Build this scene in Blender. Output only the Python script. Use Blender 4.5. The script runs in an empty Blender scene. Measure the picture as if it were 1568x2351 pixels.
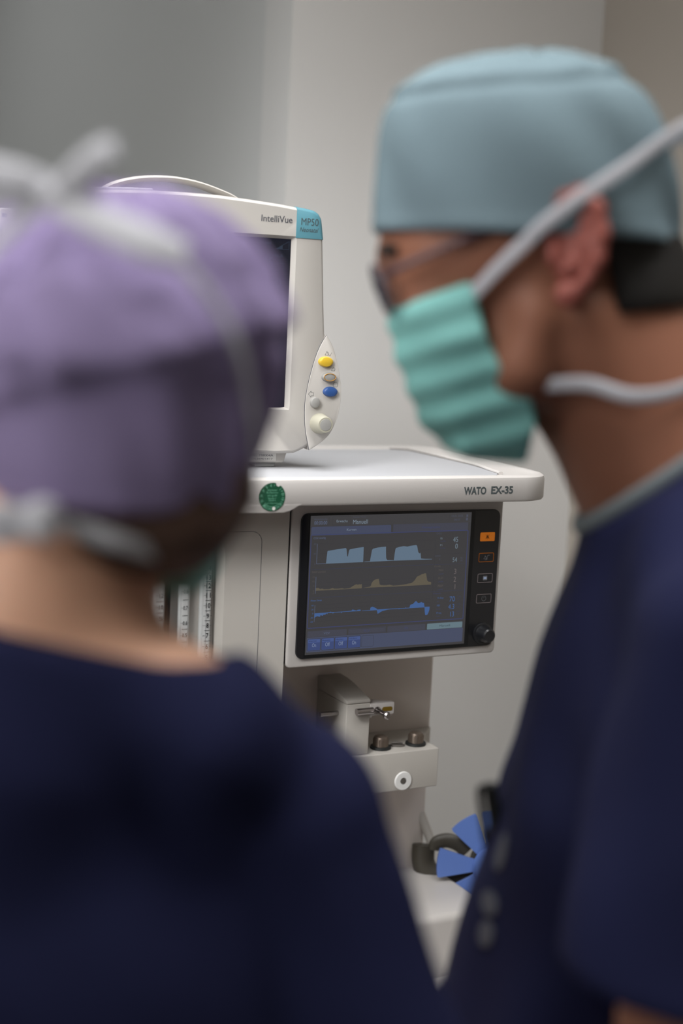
import bpy, bmesh, math, random
import numpy as np
from mathutils import Vector, Matrix
from math import sin, cos, pi, radians, sqrt, atan2

SC = bpy.context.scene
COL = SC.collection
random.seed(4)

# ------------------------------------------------------------------ camera
cam = bpy.data.cameras.new('camera')
cam.sensor_fit = 'HORIZONTAL'
cam.sensor_width = 24.0
cam.lens = 24.0 * 3267.0 / 1568.0
cam.clip_start = 0.05
cam.dof.use_dof = True
cam.dof.focus_distance = 1.63
cam.dof.aperture_fstop = 2.0
camo = bpy.data.objects.new('camera', cam)
COL.objects.link(camo)
YAW, PITCH, ROLL = 0.4822, 0.1340, 0.0475
_f0 = Vector((sin(YAW), cos(YAW), 0)); _r0 = Vector((cos(YAW), -sin(YAW), 0)); _z = Vector((0, 0, 1))
_f = _f0 * cos(PITCH) - _z * sin(PITCH); _u = _z * cos(PITCH) + _f0 * sin(PITCH)
_r = _r0 * cos(ROLL) + _u * sin(ROLL); _u2 = _u * cos(ROLL) - _r0 * sin(ROLL)
CAM = Vector((-0.6959, -1.4053, 1.55))
camo.matrix_world = Matrix(((_r.x, _u2.x, -_f.x, CAM.x), (_r.y, _u2.y, -_f.y, CAM.y), (_r.z, _u2.z, -_f.z, CAM.z), (0, 0, 0, 1)))
SC.camera = camo

# ------------------------------------------------------------------ world, exposure
w = bpy.data.worlds.new('world'); SC.world = w; w.use_nodes = True
w.node_tree.nodes['Background'].inputs[0].default_value = (0.5, 0.5, 0.5, 1)
w.node_tree.nodes['Background'].inputs[1].default_value = 0.02
SC.view_settings.view_transform = 'Standard'
SC.view_settings.look = 'None'
SC.view_settings.gamma = 1
SC.view_settings.exposure = 0.0
SC.view_settings.use_curve_mapping = False

# ceiling panels: x, y, size x, size y, watts, spread, colour
PANELS = [
    (0.00, -1.00, 1.20, 0.60, 8.8, 108, (1.0, 0.995, 0.99)),
    (-0.90, -0.50, 1.20, 0.60, 1.8, 100, (1.0, 0.995, 0.985)),
    (-1.30, -1.20, 0.60, 1.20, 4.5, 150, (1.0, 0.995, 0.985)),
    (-0.20, 0.00, 1.20, 0.60, 5.2, 70, (1.0, 0.995, 0.99)),
    (-1.00, 1.90, 1.20, 0.60, 4.6, 150, (0.97, 0.99, 1.0)),
]
CEIL = 3.0
# unseen lamps added to brighten wall and people: head position, aimed at, diameter, watts, spread, colour
LAMPS = [
    ((-1.10, -0.70, 2.30), (0.42, 0.50, 1.00), 0.5, 1.8, 50, (1.0, 0.99, 0.98)),
    ((-1.50, 0.00, 2.30), (0.20, 0.30, 1.10), 0.5, 0.55, 60, (0.98, 0.99, 1.0)),
    ((-1.60, -0.90, 1.90), (-0.10, -0.30, 1.40), 0.5, 1.1, 60, (1.0, 0.99, 0.97)),
]

# ------------------------------------------------------------------ helpers
def s2l(c):
    return tuple((x / 255 / 12.92 if x / 255 <= 0.04045 else ((x / 255 + 0.055) / 1.055) ** 2.4) for x in c)

def mat(name, col, rough=0.5, metal=0.0, emis=None, es=1.0, bump=0.0, bscale=200, spec=0.5, sss=0.0, var=0.0, vscale=8, trans=0.0, sheen=0.0, srgb=True):
    m = bpy.data.materials.new(name); m.use_nodes = True
    nt = m.node_tree; b = nt.nodes['Principled BSDF']
    c = s2l(col) if srgb else col
    b.inputs['Base Color'].default_value = (*c, 1)
    b.inputs['Roughness'].default_value = rough
    b.inputs['Metallic'].default_value = metal
    b.inputs['Specular IOR Level'].default_value = spec
    if emis:
        b.inputs['Emission Color'].default_value = (*s2l(emis), 1)
        b.inputs['Emission Strength'].default_value = es
    if sss:
        b.inputs['Subsurface Weight'].default_value = sss
        b.inputs['Subsurface Radius'].default_value = (0.012, 0.005, 0.003)
        b.inputs['Subsurface Scale'].default_value = 1.0
    if trans:
        b.inputs['Transmission Weight'].default_value = trans
    if sheen:
        b.inputs['Sheen Weight'].default_value = sheen
        b.inputs['Sheen Roughness'].default_value = 0.5
    tc = nt.nodes.new('ShaderNodeTexCoord')
    if bump:
        n = nt.nodes.new('ShaderNodeTexNoise'); n.inputs['Scale'].default_value = bscale; n.inputs['Detail'].default_value = 3
        bp = nt.nodes.new('ShaderNodeBump'); bp.inputs['Strength'].default_value = bump; bp.inputs['Distance'].default_value = 0.002
        nt.links.new(tc.outputs['Object'], n.inputs['Vector']); nt.links.new(n.outputs['Fac'], bp.inputs['Height'])
        nt.links.new(bp.outputs['Normal'], b.inputs['Normal'])
    if var:
        n = nt.nodes.new('ShaderNodeTexNoise'); n.inputs['Scale'].default_value = vscale; n.inputs['Detail'].default_value = 4
        r = nt.nodes.new('ShaderNodeMapRange'); r.inputs['To Min'].default_value = 1 - var; r.inputs['To Max'].default_value = 1 + var
        mx = nt.nodes.new('ShaderNodeVectorMath'); mx.operation = 'SCALE'; mx.inputs[0].default_value = c
        nt.links.new(tc.outputs['Object'], n.inputs['Vector']); nt.links.new(n.outputs['Fac'], r.inputs['Value'])
        nt.links.new(r.outputs['Result'], mx.inputs['Scale']); nt.links.new(mx.outputs['Vector'], b.inputs['Base Color'])
    return m

def wmat(o):
    if o is None: return Matrix.Identity(4)
    if o.type == 'EMPTY' or o.type == 'LIGHT': return Matrix.LocRotScale(o.location, o.rotation_euler, o.scale)
    return Matrix.Identity(4)

def thing(name, label, cat, loc=(0, 0, 0), rz=0, group=None):
    o = bpy.data.objects.new(name, None); COL.objects.link(o)
    o.location = loc; o.rotation_euler = (0, 0, rz); o.empty_display_size = 0.05
    o['label'] = label; o['category'] = cat
    if group: o['group'] = group
    return o

def link(name, me, m, parent=None, label=None, smooth=True):
    """mesh data is in world coordinates"""
    o = bpy.data.objects.new(name, me); COL.objects.link(o)
    for k in (m if isinstance(m, (list, tuple)) else [m]): me.materials.append(k)
    if parent is not None:
        o.parent = parent; o.matrix_parent_inverse = wmat(parent).inverted()
    if label: o['label'] = label
    if smooth:
        me.polygons.foreach_set('use_smooth', [True] * len(me.polygons))
        me.update()
        me.set_sharp_from_angle(angle=radians(38))
    return o

def from_bm(bm):
    bmesh.ops.recalc_face_normals(bm, faces=bm.faces[:])
    me = bpy.data.meshes.new('mesh'); bm.to_mesh(me); bm.free(); return me

def mk(name, bm, m, parent=None, label=None, smooth=True, T=None):
    if T is not None: bmesh.ops.transform(bm, matrix=T, verts=bm.verts[:])
    return link(name, from_bm(bm), m, parent, label, smooth)

def add_box(bm, lo, hi, r=0.0, seg=3):
    t = bmesh.new()
    bmesh.ops.create_cube(t, size=1)
    for v in t.verts:
        v.co = Vector([(lo[i] + hi[i]) / 2 + v.co[i] * (hi[i] - lo[i]) for i in range(3)])
    if r > 0:
        bmesh.ops.bevel(t, geom=t.edges[:], offset=r, segments=seg, profile=0.5, affect='EDGES')
    merge(bm, t)

def merge(bm, t):
    me = bpy.data.meshes.new('tmp'); t.to_mesh(me); t.free(); bm.from_mesh(me); bpy.data.meshes.remove(me)

def box(lo, hi, r=0.0, seg=3):
    bm = bmesh.new(); add_box(bm, lo, hi, r, seg); return bm

def add_prism(bm, poly, t0, t1, axis='y', r=0.0, seg=3):
    """poly in the plane across the axis; axis y: (x,z), axis z: (x,y), axis x: (y,z)"""
    t = bmesh.new()
    def P(p, s):
        return {'y': (p[0], s, p[1]), 'z': (p[0], p[1], s), 'x': (s, p[0], p[1])}[axis]
    a = [t.verts.new(P(p, t0)) for p in poly]; b = [t.verts.new(P(p, t1)) for p in poly]
    t.faces.new(a); t.faces.new(b[::-1]); n = len(poly)
    for i in range(n): t.faces.new((a[i], b[i], b[(i + 1) % n], a[(i + 1) % n]))
    bmesh.ops.recalc_face_normals(t, faces=t.faces[:])
    if r > 0:
        es = [e for e in t.edges if len(e.link_faces) == 2 and e.calc_face_angle(0) > radians(50)]
        bmesh.ops.bevel(t, geom=es, offset=r, segments=seg, profile=0.5, affect='EDGES', clamp_overlap=True)
    merge(bm, t)

def prism(*a, **k):
    bm = bmesh.new(); add_prism(bm, *a, **k); return bm

def rrect(x0, z0, x1, z1, r, n=6):
    out = []
    for cx, cz, a0 in ((x1 - r, z1 - r, 0), (x0 + r, z1 - r, 90), (x0 + r, z0 + r, 180), (x1 - r, z0 + r, 270)):
        for i in range(n + 1):
            a = radians(a0 + 90 * i / n); out.append((cx + r * cos(a), cz + r * sin(a)))
    return out

def add_lathe(bm, prof, c, axis, n=32, cap=True):
    """prof: (radius, distance along axis)"""
    A = Vector(axis).normalized(); B = A.orthogonal().normalized(); D = A.cross(B); c = Vector(c)
    rings = []
    for r, h in prof:
        rings.append([bm.verts.new(c + A * h + (B * cos(2 * pi * i / n) + D * sin(2 * pi * i / n)) * max(r, 1e-5)) for i in range(n)])
    for a, b in zip(rings, rings[1:]):
        for i in range(n): bm.faces.new((a[i], a[(i + 1) % n], b[(i + 1) % n], b[i]))
    if cap:
        bm.faces.new(rings[0]); bm.faces.new(rings[-1])

def lathe(*a, **k):
    bm = bmesh.new(); add_lathe(bm, *a, **k); return bm

def catmull(P, n=8):
    P = [np.array(p, float) for p in P]; out = []
    for i in range(len(P) - 1):
        p0 = P[max(i - 1, 0)]; p1 = P[i]; p2 = P[i + 1]; p3 = P[min(i + 2, len(P) - 1)]
        for j in range(n):
            t = j / n
            out.append(0.5 * ((2 * p1) + (-p0 + p2) * t + (2 * p0 - 5 * p1 + 4 * p2 - p3) * t * t + (-p0 + 3 * p1 - 3 * p2 + p3) * t ** 3))
    out.append(P[-1]); return out

def add_sweep(bm, pts, wd, th, nrm=None, n=8, k=10, smooth=True, wl=None):
    """elliptical section of width wd, thickness th; nrm: outward normal per point or None (round)"""
    Q = catmull(pts, n) if smooth else [np.array(p, float) for p in pts]
    N = None
    if nrm is not None: N = catmull(nrm, n) if len(nrm) == len(pts) else [np.array(nrm[0], float)] * len(Q)
    rings = []
    for i, q in enumerate(Q):
        t = Q[min(i + 1, len(Q) - 1)] - Q[max(i - 1, 0)]; t = t / (np.linalg.norm(t) + 1e-12)
        nn = N[i] if N is not None else np.array(Vector(t).orthogonal())
        nn = nn - t * (nn @ t); nn = nn / (np.linalg.norm(nn) + 1e-12); s = np.cross(t, nn)
        ww = wd if wl is None else wd * np.interp(i / (len(Q) - 1), np.linspace(0, 1, len(wl)), wl)
        rings.append([bm.verts.new(q + s * cos(2 * pi * j / k) * ww / 2 + nn * sin(2 * pi * j / k) * th / 2) for j in range(k)])
    for a, b in zip(rings, rings[1:]):
        for j in range(k): bm.faces.new((a[j], a[(j + 1) % k], b[(j + 1) % k], b[j]))
    bm.faces.new(rings[0]); bm.faces.new(rings[-1])

def sweep(*a, **k):
    bm = bmesh.new(); add_sweep(bm, *a, **k); return bm

# ---- flat graphics (printing, screens)
_tcache = {}
def text_geo(s, bold=0.0):
    key = (s, bold)
    if key not in _tcache:
        c = bpy.data.curves.new('t', 'FONT'); c.body = s; c.size = 1; c.offset = bold; c.resolution_u = 3
        o = bpy.data.objects.new('t', c); COL.objects.link(o)
        dg = bpy.context.evaluated_depsgraph_get(); me = bpy.data.meshes.new_from_object(o.evaluated_get(dg))
        V = [(v.co.x, v.co.y) for v in me.vertices]; F = [tuple(p.vertices) for p in me.polygons]
        bpy.data.objects.remove(o); bpy.data.curves.remove(c); bpy.data.meshes.remove(me)
        _tcache[key] = (np.array(V), F)
    return _tcache[key]

class Flat:
    """collects coloured shapes on a plane: origin O, axes U (right) and V (down), outward N; units are scaled by k"""
    def __init__(s, O, U, V, N, k=1.0, lift=0.00008):
        s.O = np.array(O, float); s.U = np.array(U, float); s.V = np.array(V, float); s.N = np.array(N, float)
        s.k = k; s.lift = lift; s.bm = bmesh.new(); s.mats = []; s.layer = 0
    def _m(s, m):
        if m not in s.mats: s.mats.append(m)
        return s.mats.index(m)
    def P(s, u, v, h): return s.O + s.U * u * s.k + s.V * v * s.k + s.N * h
    def poly(s, m, pts, layer=None):
        h = (s.layer if layer is None else layer) * s.lift
        try:
            f = s.bm.faces.new([s.bm.verts.new(s.P(u, v, h)) for u, v in pts]); f.material_index = s._m(m)
        except ValueError: pass
    def rect(s, m, x0, y0, x1, y1, r=0, layer=None):
        s.poly(m, rrect(x0, y0, x1, y1, r, 4) if r else [(x0, y0), (x1, y0), (x1, y1), (x0, y1)], layer)
    def line(s, m, pts, wd, layer=None, closed=False):
        P = list(pts) + ([pts[0]] if closed else [])
        for (a, b), (c, d) in zip(P, P[1:]):
            L = sqrt((c - a) ** 2 + (d - b) ** 2) or 1; nx, ny = -(d - b) / L * wd / 2, (c - a) / L * wd / 2
            ex, ey = (c - a) / L * wd * .35, (d - b) / L * wd * .35
            s.poly(m, [(a + nx - ex, b + ny - ey), (c + nx + ex, d + ny + ey), (c - nx + ex, d - ny + ey), (a - nx - ex, b - ny - ey)], layer)
    def text(s, m, body, x0, y0, x1, y1, bold=0.0, layer=None, rot=0, shear=0, c=None):
        """fits the lettering to the box (x0, base y0)-(x1, top y1); or, with c, keeps it centred at c and turned by rot"""
        V, F = text_geo(body, bold)
        mn, mxx = V.min(0), V.max(0); base = 0.0
        cap = text_geo('H')[0][:, 1].max()
        up = mxx[1] if mxx[1] < cap * 1.15 else cap
        sx = (x1 - x0) / (mxx[0] - mn[0]); sy = (y0 - y1) / up
        h = (s.layer if layer is None else layer) * s.lift; mi = s._m(m); vs = []
        for x, y in V:
            u = (x - mn[0]) * sx + shear * y * sy; v = -y * sy
            if c is not None:
                u -= (x1 - x0) / 2; v += (y0 - y1) / 2
                u, v = c[0] + u * cos(rot) - v * sin(rot), c[1] + u * sin(rot) + v * cos(rot)
            else: u += x0; v += y0
            vs.append(s.bm.verts.new(s.P(u, v, h)))
        for f in F:
            try: g = s.bm.faces.new([vs[i] for i in f]); g.material_index = mi
            except ValueError: pass
    def build(s, name, parent, label=None):
        N = Vector(s.N)
        for f in s.bm.faces:
            f.normal_update()
            if f.normal.dot(N) < 0: f.normal_flip()
        me = bpy.data.meshes.new('mesh'); s.bm.to_mesh(me); s.bm.free()
        return link(name, me, s.mats, parent, label, smooth=False)

# ------------------------------------------------------------------ materials
M = {}
M['wall'] = mat('wall_paint', (231, 230, 229), 0.75, bump=0.15, bscale=260, spec=0.2)
M['wall_grey'] = mat('wall_paint_grey', (220, 221, 221), 0.75, bump=0.15, bscale=260, spec=0.2)  # wall paint slightly darkened, deepening the shade left of the back wall
M['wall_warm'] = mat('wall_paint_warm', (182, 174, 165), 0.75, bump=0.15, bscale=260, spec=0.2)  # warmer wall paint, darkened to carry the right wall's shade
M['floor'] = mat('vinyl_floor', (176, 180, 178), 0.35, var=0.06, vscale=30)
M['ceiling'] = mat('ceiling_paint', (215, 215, 212), 0.9)
M['shell'] = mat('machine_plastic', (188, 184, 181), 0.42, bump=0.06, bscale=900, spec=0.4)
M['shell2'] = mat('machine_metal', (184, 180, 174), 0.48, bump=0.04, bscale=900, spec=0.35)
M['tray'] = mat('tray_surface', (164, 165, 169), 0.5, bump=0.05, bscale=1500)
M['mon'] = mat('monitor_plastic', (182, 178, 173), 0.4, bump=0.05, bscale=900, spec=0.4)
M['badge'] = mat('cyan_badge', (86, 138, 152), 0.38)
M['dark'] = mat('dark_ink', (70, 72, 80), 0.5)
M['ink'] = mat('print_ink', (74, 82, 84), 0.5)
M['black'] = mat('black_gloss', (28, 29, 32), 0.28, spec=0.5)
M['black2'] = mat('black_edge', (13, 16, 19), 0.35)
M['rubber'] = mat('rubber', (25, 28, 28), 0.6)
M['chrome'] = mat('chrome', (170, 165, 165), 0.22, metal=1.0)
M['bronze'] = mat('bronze', (120, 108, 98), 0.4, metal=0.7)
M['brass'] = mat('slot_brass', (120, 95, 20), 0.5, metal=0.3)
M['knobgrey'] = mat('knob_grey', (142, 141, 138), 0.5)
M['knobbeige'] = mat('knob_beige', (162, 159, 144), 0.5)
M['footgrey'] = mat('foot_grey', (130, 130, 128), 0.6)
M['yellow'] = mat('key_yellow', (204, 168, 50), 0.35)
M['bluekey'] = mat('key_blue', (46, 78, 134), 0.35)
M['amber'] = mat('amber_ring', (180, 128, 40), 0.4)
M['white'] = mat('white_plastic', (225, 225, 224), 0.4)
M['label'] = mat('label_paper', (210, 208, 204), 0.5)
M['green'] = mat('sticker_green', (18, 74, 50), 0.45)
M['greenink'] = mat('sticker_print', (110, 170, 142), 0.5)
M['blue'] = mat('blue_plastic', (88, 116, 182), 0.45)
M['bracket'] = mat('bracket_dark', (58, 54, 46), 0.45)
M['slotgrey'] = mat('slot_grey', (110, 106, 102), 0.4, metal=0.5)
M['recess'] = mat('recess_grey', (178, 180, 181), 0.4)
M['tube'] = mat('flow_tube', (188, 190, 190), 0.25)
M['lens'] = mat('lamp_lens', (195, 195, 200), 0.3, trans=0.3)
M['caster'] = mat('caster', (60, 62, 66), 0.5)
def glow(name, c, f=0.92): return mat(name, (8, 8, 8), 0.45, emis=c, es=f, spec=0.25)
G = {}
for k_, c_ in dict(bg=(63, 62, 64), head=(66, 65, 67), tab=(70, 75, 96), tab2=(68, 69, 80), line=(66, 70, 95), line2=(70, 76, 116), wave=(108, 128, 148), tan=(106, 99, 85), flow=(76, 108, 162),
                   txt=(135, 150, 165), txt2=(100, 112, 140), dim=(84, 88, 104), tandim=(98, 92, 88), numg=(122, 138, 150), numt=(116, 108, 108), bar=(72, 78, 100), key=(68, 82, 130), keytop=(80, 98, 152),
                   keyink=(42, 46, 70), keytxt=(138, 152, 180), sel=(112, 134, 144), selink=(60, 78, 84), edge=(55, 55, 60), orange=(178, 98, 18), orangeline=(150, 82, 20), whiteline=(122, 112, 112), whitedim=(96, 96, 98), mp=(24, 26, 38), mpd=(52, 62, 80)).items():
    f_ = 0.92 if k_ in ('bg', 'head', 'tab', 'tab2', 'bar', 'mp', 'edge') else 0.74
    G[k_] = glow('glow_' + k_, c_, f_)
M['orangekey'] = mat('orange_key', (120, 60, 10), 0.4, emis=(150, 82, 15), es=0.9)

# ------------------------------------------------------------------ the room
def struct(name, bm, m):
    o = mk(name, bm, m, smooth=False); o['kind'] = 'structure'; return o
XL, XR, YF, YB, XP, YP = -3.0, 0.804, -3.4, 3.2, 0.2316, 0.6
T = 0.1
struct('floor', box((XL - T, YF - T, -T), (XR + T, YB + T, 0)), M['floor'])
struct('ceiling', box((XL - T, YF - T, CEIL), (XR + T, YB + T, CEIL + T)), M['ceiling'])
struct('wall_back', box((XP, YP, 0), (XR, YP + T, CEIL)), M['wall'])
struct('wall_return', box((XP, YP + T, 0), (XP + T, YB, CEIL)), M['wall_grey'])
struct('wall_far', box((XL - T, YB, 0), (XP + T, YB + T, CEIL)), M['wall_grey'])
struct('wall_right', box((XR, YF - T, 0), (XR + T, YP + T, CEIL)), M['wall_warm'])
struct('wall_left', box((XL - T, YF - T, 0), (XL, YB, CEIL)), M['wall_grey'])
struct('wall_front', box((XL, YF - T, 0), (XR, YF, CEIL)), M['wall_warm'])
struct('baseboard_back', box((XP, YP - 0.012, 0), (XR, YP, 0.08)), M['footgrey'])
struct('baseboard_right', box((XR - 0.012, YF, 0), (XR, YP - 0.012, 0.08)), M['footgrey'])

diff = mat('lamp_diffuser', (235, 235, 235), 0.6, emis=(255, 252, 246), es=1.2)
PL = ['white ceiling panel lamp behind the two people, near the right wall', 'white ceiling panel lamp above and left of the person in the purple cap', 'white ceiling panel lamp behind and left of the person in the purple cap', 'white ceiling panel lamp above the anaesthesia machine', 'white ceiling panel lamp in the deep recess left of the back wall']
for i, (x, y, sx, sy, W_, sp, c_) in enumerate(PANELS):
    t = thing('ceiling_light', PL[i], 'ceiling light', (x, y, CEIL - 0.02))
    bm = bmesh.new()
    for a, b in (((-1, -1), (1, -.94)), ((-1, .94), (1, 1)), ((-1, -.94), (-.9, .94)), ((.9, -.94), (1, .94))):
        add_box(bm, (x + a[0] * sx / 2, y + a[1] * sy / 2, CEIL - 0.03), (x + b[0] * sx / 2, y + b[1] * sy / 2, CEIL - 0.001))
    mk('frame', bm, M['white'], t)
    mk('diffuser', box((x - sx * .45, y - sy * .47, CEIL - 0.02), (x + sx * .45, y + sy * .47, CEIL - 0.002)), diff, t)
    L = bpy.data.lights.new('lamp', 'AREA'); L.shape = 'RECTANGLE'; L.size = sx * .9; L.size_y = sy * .94; L.energy = W_; L.spread = radians(sp); L.color = c_
    lo = bpy.data.objects.new('lamp', L); COL.objects.link(lo); lo.parent = t; lo.location = (0, 0, -0.015)

LL = ['round white surgical lamp above and left of the two people', 'round white surgical lamp left of the anaesthesia machine', 'lowest round white surgical lamp, hanging farthest left']
for i, (p_, a_, dia, W_, sp, c_) in enumerate(LAMPS):
    p_ = Vector(p_); ax = (Vector(a_) - p_).normalized()
    t = thing('surgical_lamp', LL[i], 'surgical lamp', (p_.x, p_.y, CEIL))
    mk('lamp_head', lathe([(0.02, -0.12), (0.10, -0.11), (dia * .45, -0.06), (dia * .56, -0.03), (dia * .56, 0.0), (dia * .53, 0.004), (dia * .53, -0.006)], p_, ax, 48), M['white'], t)
    mk('lamp_glass', lathe([(dia * .52, -0.008), (dia * .52, -0.004), (0.001, -0.003)], p_, ax, 48), diff, t)
    back = p_ - ax * 0.12
    bm = bmesh.new(); add_sweep(bm, [back, (back.x, back.y, back.z + 0.12), (p_.x, p_.y, CEIL - 0.30), (p_.x, p_.y, CEIL - 0.001)], 0.045, 0.045, None, n=5, k=16)
    add_lathe(bm, [(0.11, 0), (0.11, -0.03), (0.04, -0.06)], (p_.x, p_.y, CEIL - 0.001), (0, 0, 1), 32)
    mk('ceiling_arm', bm, M['white'], t)
    L = bpy.data.lights.new('lamp', 'AREA'); L.shape = 'DISK'; L.size = dia; L.energy = W_; L.spread = radians(sp); L.color = c_
    lo = bpy.data.objects.new('lamp', L); COL.objects.link(lo); lo.parent = t
    q = ax.to_track_quat('-Z', 'Y'); pos = p_ + ax * 0.012
    lo.matrix_parent_inverse = wmat(t).inverted(); lo.location = pos; lo.rotation_mode = 'QUATERNION'; lo.rotation_quaternion = q

# ------------------------------------------------------------------ anaesthesia machine (front faces -Y)
mc = thing('anaesthesia_machine', 'large off-white anaesthesia machine with a colour display, standing under the patient monitor', 'medical machine', (-0.05, 0.14, 0))
# tabletop
FY = -0.05
def corner(cx, cy, r, a0, a1, n=8): return [(cx + r * cos(radians(a0 + (a1 - a0) * i / n)), cy + r * sin(radians(a0 + (a1 - a0) * i / n))) for i in range(n + 1)]
plan = corner(0.252, FY + 0.052, 0.052, -90, -8) + [(0.322, 0.12)] + corner(0.290, 0.268, 0.044, -4, 90) + corner(-0.41, 0.272, 0.04, 90, 180) + corner(-0.41, FY + 0.04, 0.04, 180, 270)
def inset(poly, d):
    n = len(poly); out = []
    for i in range(n):
        a, b, c = poly[i - 1], poly[i], poly[(i + 1) % n]
        t = np.array(c, float) - np.array(a, float); t /= np.linalg.norm(t); nn = np.array([-t[1], t[0]])
        out.append(tuple(np.array(b) + nn * d))
    return out
bm = bmesh.new(); rings = []
for d, z in ((0.006, 1.3505), (0.0015, 1.3515), (0, 1.354), (0, 1.3755), (0.0012, 1.3790), (0.0045, 1.3810), (0.009, 1.3812), (0.014, 1.3800), (0.016, 1.3795)):
    rings.append([bm.verts.new((x, y, z)) for x, y in inset(plan, d)])
n_ = len(plan)
for a, b in zip(rings, rings[1:]):
    for i in range(n_): bm.faces.new((a[i], a[(i + 1) % n_], b[(i + 1) % n_], b[i]))
bm.faces.new(rings[0]); bm.faces.new(rings[-1])
mk('tabletop', bm, M['shell'], mc)
# inner mat with its raised rail on the right
inner = [(-0.40, -0.030), (0.225, -0.030), (0.2385, -0.012), (0.2562, 0.0758), (0.2655, 0.235), (0.255, 0.262), (-0.40, 0.262)]
mk('tray_mat', prism(inner, 1.3786, 1.3802, 'z', r=0.0006), M['tray'], mc, label='pale grey tray surface')
mk('tray_rail', sweep([(0.236, -0.022, 1.3812), (0.2455, 0.02, 1.3815), (0.2605, 0.08, 1.3815), (0.272, 0.235, 1.3815), (0.268, 0.262, 1.3815), (0.25, 0.27, 1.3812)], 0.006, 0.004, [(0, 0, 1)], n=6), M['shell'], mc)
# lower lip on the left
mk('tabletop_lip', prism([(-0.44, 1.3545), (-0.030, 1.3545), (-0.0385, 1.3508), (-0.048, 1.3458), (-0.056, 1.3442), (-0.44, 1.3442)], FY + 0.0003, 0.02, 'y', r=0.0012, seg=2), M['shell'], mc)
# lettering
fl = Flat((0, FY - 0.0003, 0), (1, 0, 0), (0, 0, -1), (0, -1, 0))
fl.text(M['ink'], 'WATO', 0.1685, -1.3608, 0.1985, -1.3693, bold=0.035)
fl.text(M['ink'], 'EX-35', 0.2052, -1.3612, 0.2352, -1.3698, bold=0.035)
fl.build('lettering', mc, 'dark grey printed lettering')
# inspection sticker
st = Flat((-0.0700, FY - 0.0004, 1.3615), (1, 0, 0), (0, 0, -1), (0, -1, 0), k=0.001)
R = 15.2
disc = []
for i in range(96):
    a = 2 * pi * i / 96; x, y = R * sin(a), -R * cos(a)
    if (x - 7.0) ** 2 + (y + 13.4) ** 2 < 2.4 ** 2:
        d = atan2(y + 13.4, x - 7.0)
        if not (len(disc) and disc[-1] == 'n'): pass
        continue
    disc.append((x, y))
# bite at upper right
out = []
for i, p in enumerate(disc):
    out.append(p); q = disc[(i + 1) % len(disc)]
    if sqrt((p[0] - q[0]) ** 2 + (p[1] - q[1]) ** 2) > 2.5:
        out += [(p[0] + .2, p[1] + 2.2), (7.0 - .6, -10.9), (q[0] - 2.0, q[1] + .9)]
st.poly(M['green'], out, 0)
gi = M['greenink']
for i in range(12):
    a = radians(-150 + i * 27.0 + 9)
    if -150 + i * 27.0 + 9 > 152: break
    if 12 < math.degrees(a) < 40: continue
    st.line(gi, [(R * .98 * sin(a), -R * .98 * cos(a)), (R * .70 * sin(a), -R * .70 * cos(a))], 0.32, 1)
for nme, deg in (('1', -134), ('2', -108), ('3', -82), ('4', -55), ('5', -33), ('6', -11), ('7', 9), ('9', 60), ('10', 78), ('11', 100), ('12', 122)):
    a = radians(deg); wd_ = 1.5 if len(nme) == 1 else 2.9
    st.text(gi, nme, 0, 0, wd_, -2.3, layer=1, c=(R * .82 * sin(a), -R * .82 * cos(a)), rot=a)
for nme, deg in (('23', 218), ('24', 194), ('26', 147)):
    a = radians(deg); st.text(gi, nme, 0, 0, 3.2, -2.6, layer=1, c=(R * .83 * sin(a), -R * .83 * cos(a)), rot=a - pi)
st.line(gi, [(R * .68 * sin(radians(a)), -R * .68 * cos(radians(a))) for a in range(134, 230, 8)], 0.35, 1)
for a in (134, 158, 182, 206, 229): st.line(gi, [(R * .98 * sin(radians(a)), -R * .98 * cos(radians(a))), (R * .66 * sin(radians(a)), -R * .66 * cos(radians(a)))], 0.35, 1)
hole = [(R * .83 * sin(radians(170)) + 1.9 * cos(2 * pi * i / 14), -R * .83 * cos(radians(170)) + 2.0 * sin(2 * pi * i / 14)) for i in range(14)]
st.poly(M['label'], hole, 2)
for body, y, hw, hh in (('Nächster', -6.4, 5.6, 1.9), ('Prüftermin', -3.7, 6.6, 1.9), ('STK §6 MP', -0.4, 5.4, 1.8), ('Betrieb V', 2.2, 4.6, 1.7), ('DGUV 3', 4.5, 4.0, 1.7), ('nach Medprodukt', 7.2, 6.6, 1.2)):
    st.text(gi, body, -hw, y, hw, y - hh, layer=1)
st.build('inspection_sticker', mc, 'round green inspection sticker')

# display unit
mk('display_unit', prism(rrect(-0.0218, 1.1598, 0.2576, 1.352, 0.006, 3), 0.0, 0.075, 'y', r=0.0022), M['shell'], mc)
du = bpy.data.objects['display_unit']
mk('bezel', prism(rrect(-0.0108, 1.1698, 0.2526, 1.3356, 0.009, 6), -0.0025, 0.004, 'y', r=0.0008), M['black'], du, label='glossy black bezel')
S = Flat((0, -0.0030, 1.3330), (1, 0, 0), (0, 0, -1), (0, -1, 0), k=0.001, lift=0.00006)
g = G
S.rect(M['black2'], -1.2, -1.2, 216.8, 161.2, layer=-3)
S.rect(g['bg'], 0, 0, 211.2, 158.4, layer=0)
S.rect(g['head'], 0, 0, 211.2, 12, layer=1)
S.text(g['dim'], 'Abgelaufene Zeit', 4.3, 4.8, 20.8, 3.1, layer=2); S.text(g['txt2'], '00:00:00', 4.7, 10.1, 20.7, 6.0, layer=2)
S.line(g['edge'], rrect(2.6, 1.6, 23, 11.2, .6, 2), .25, 2, True); S.line(g['edge'], rrect(27.5, 1.6, 50.5, 11.2, .6, 2), .25, 2, True)
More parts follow.
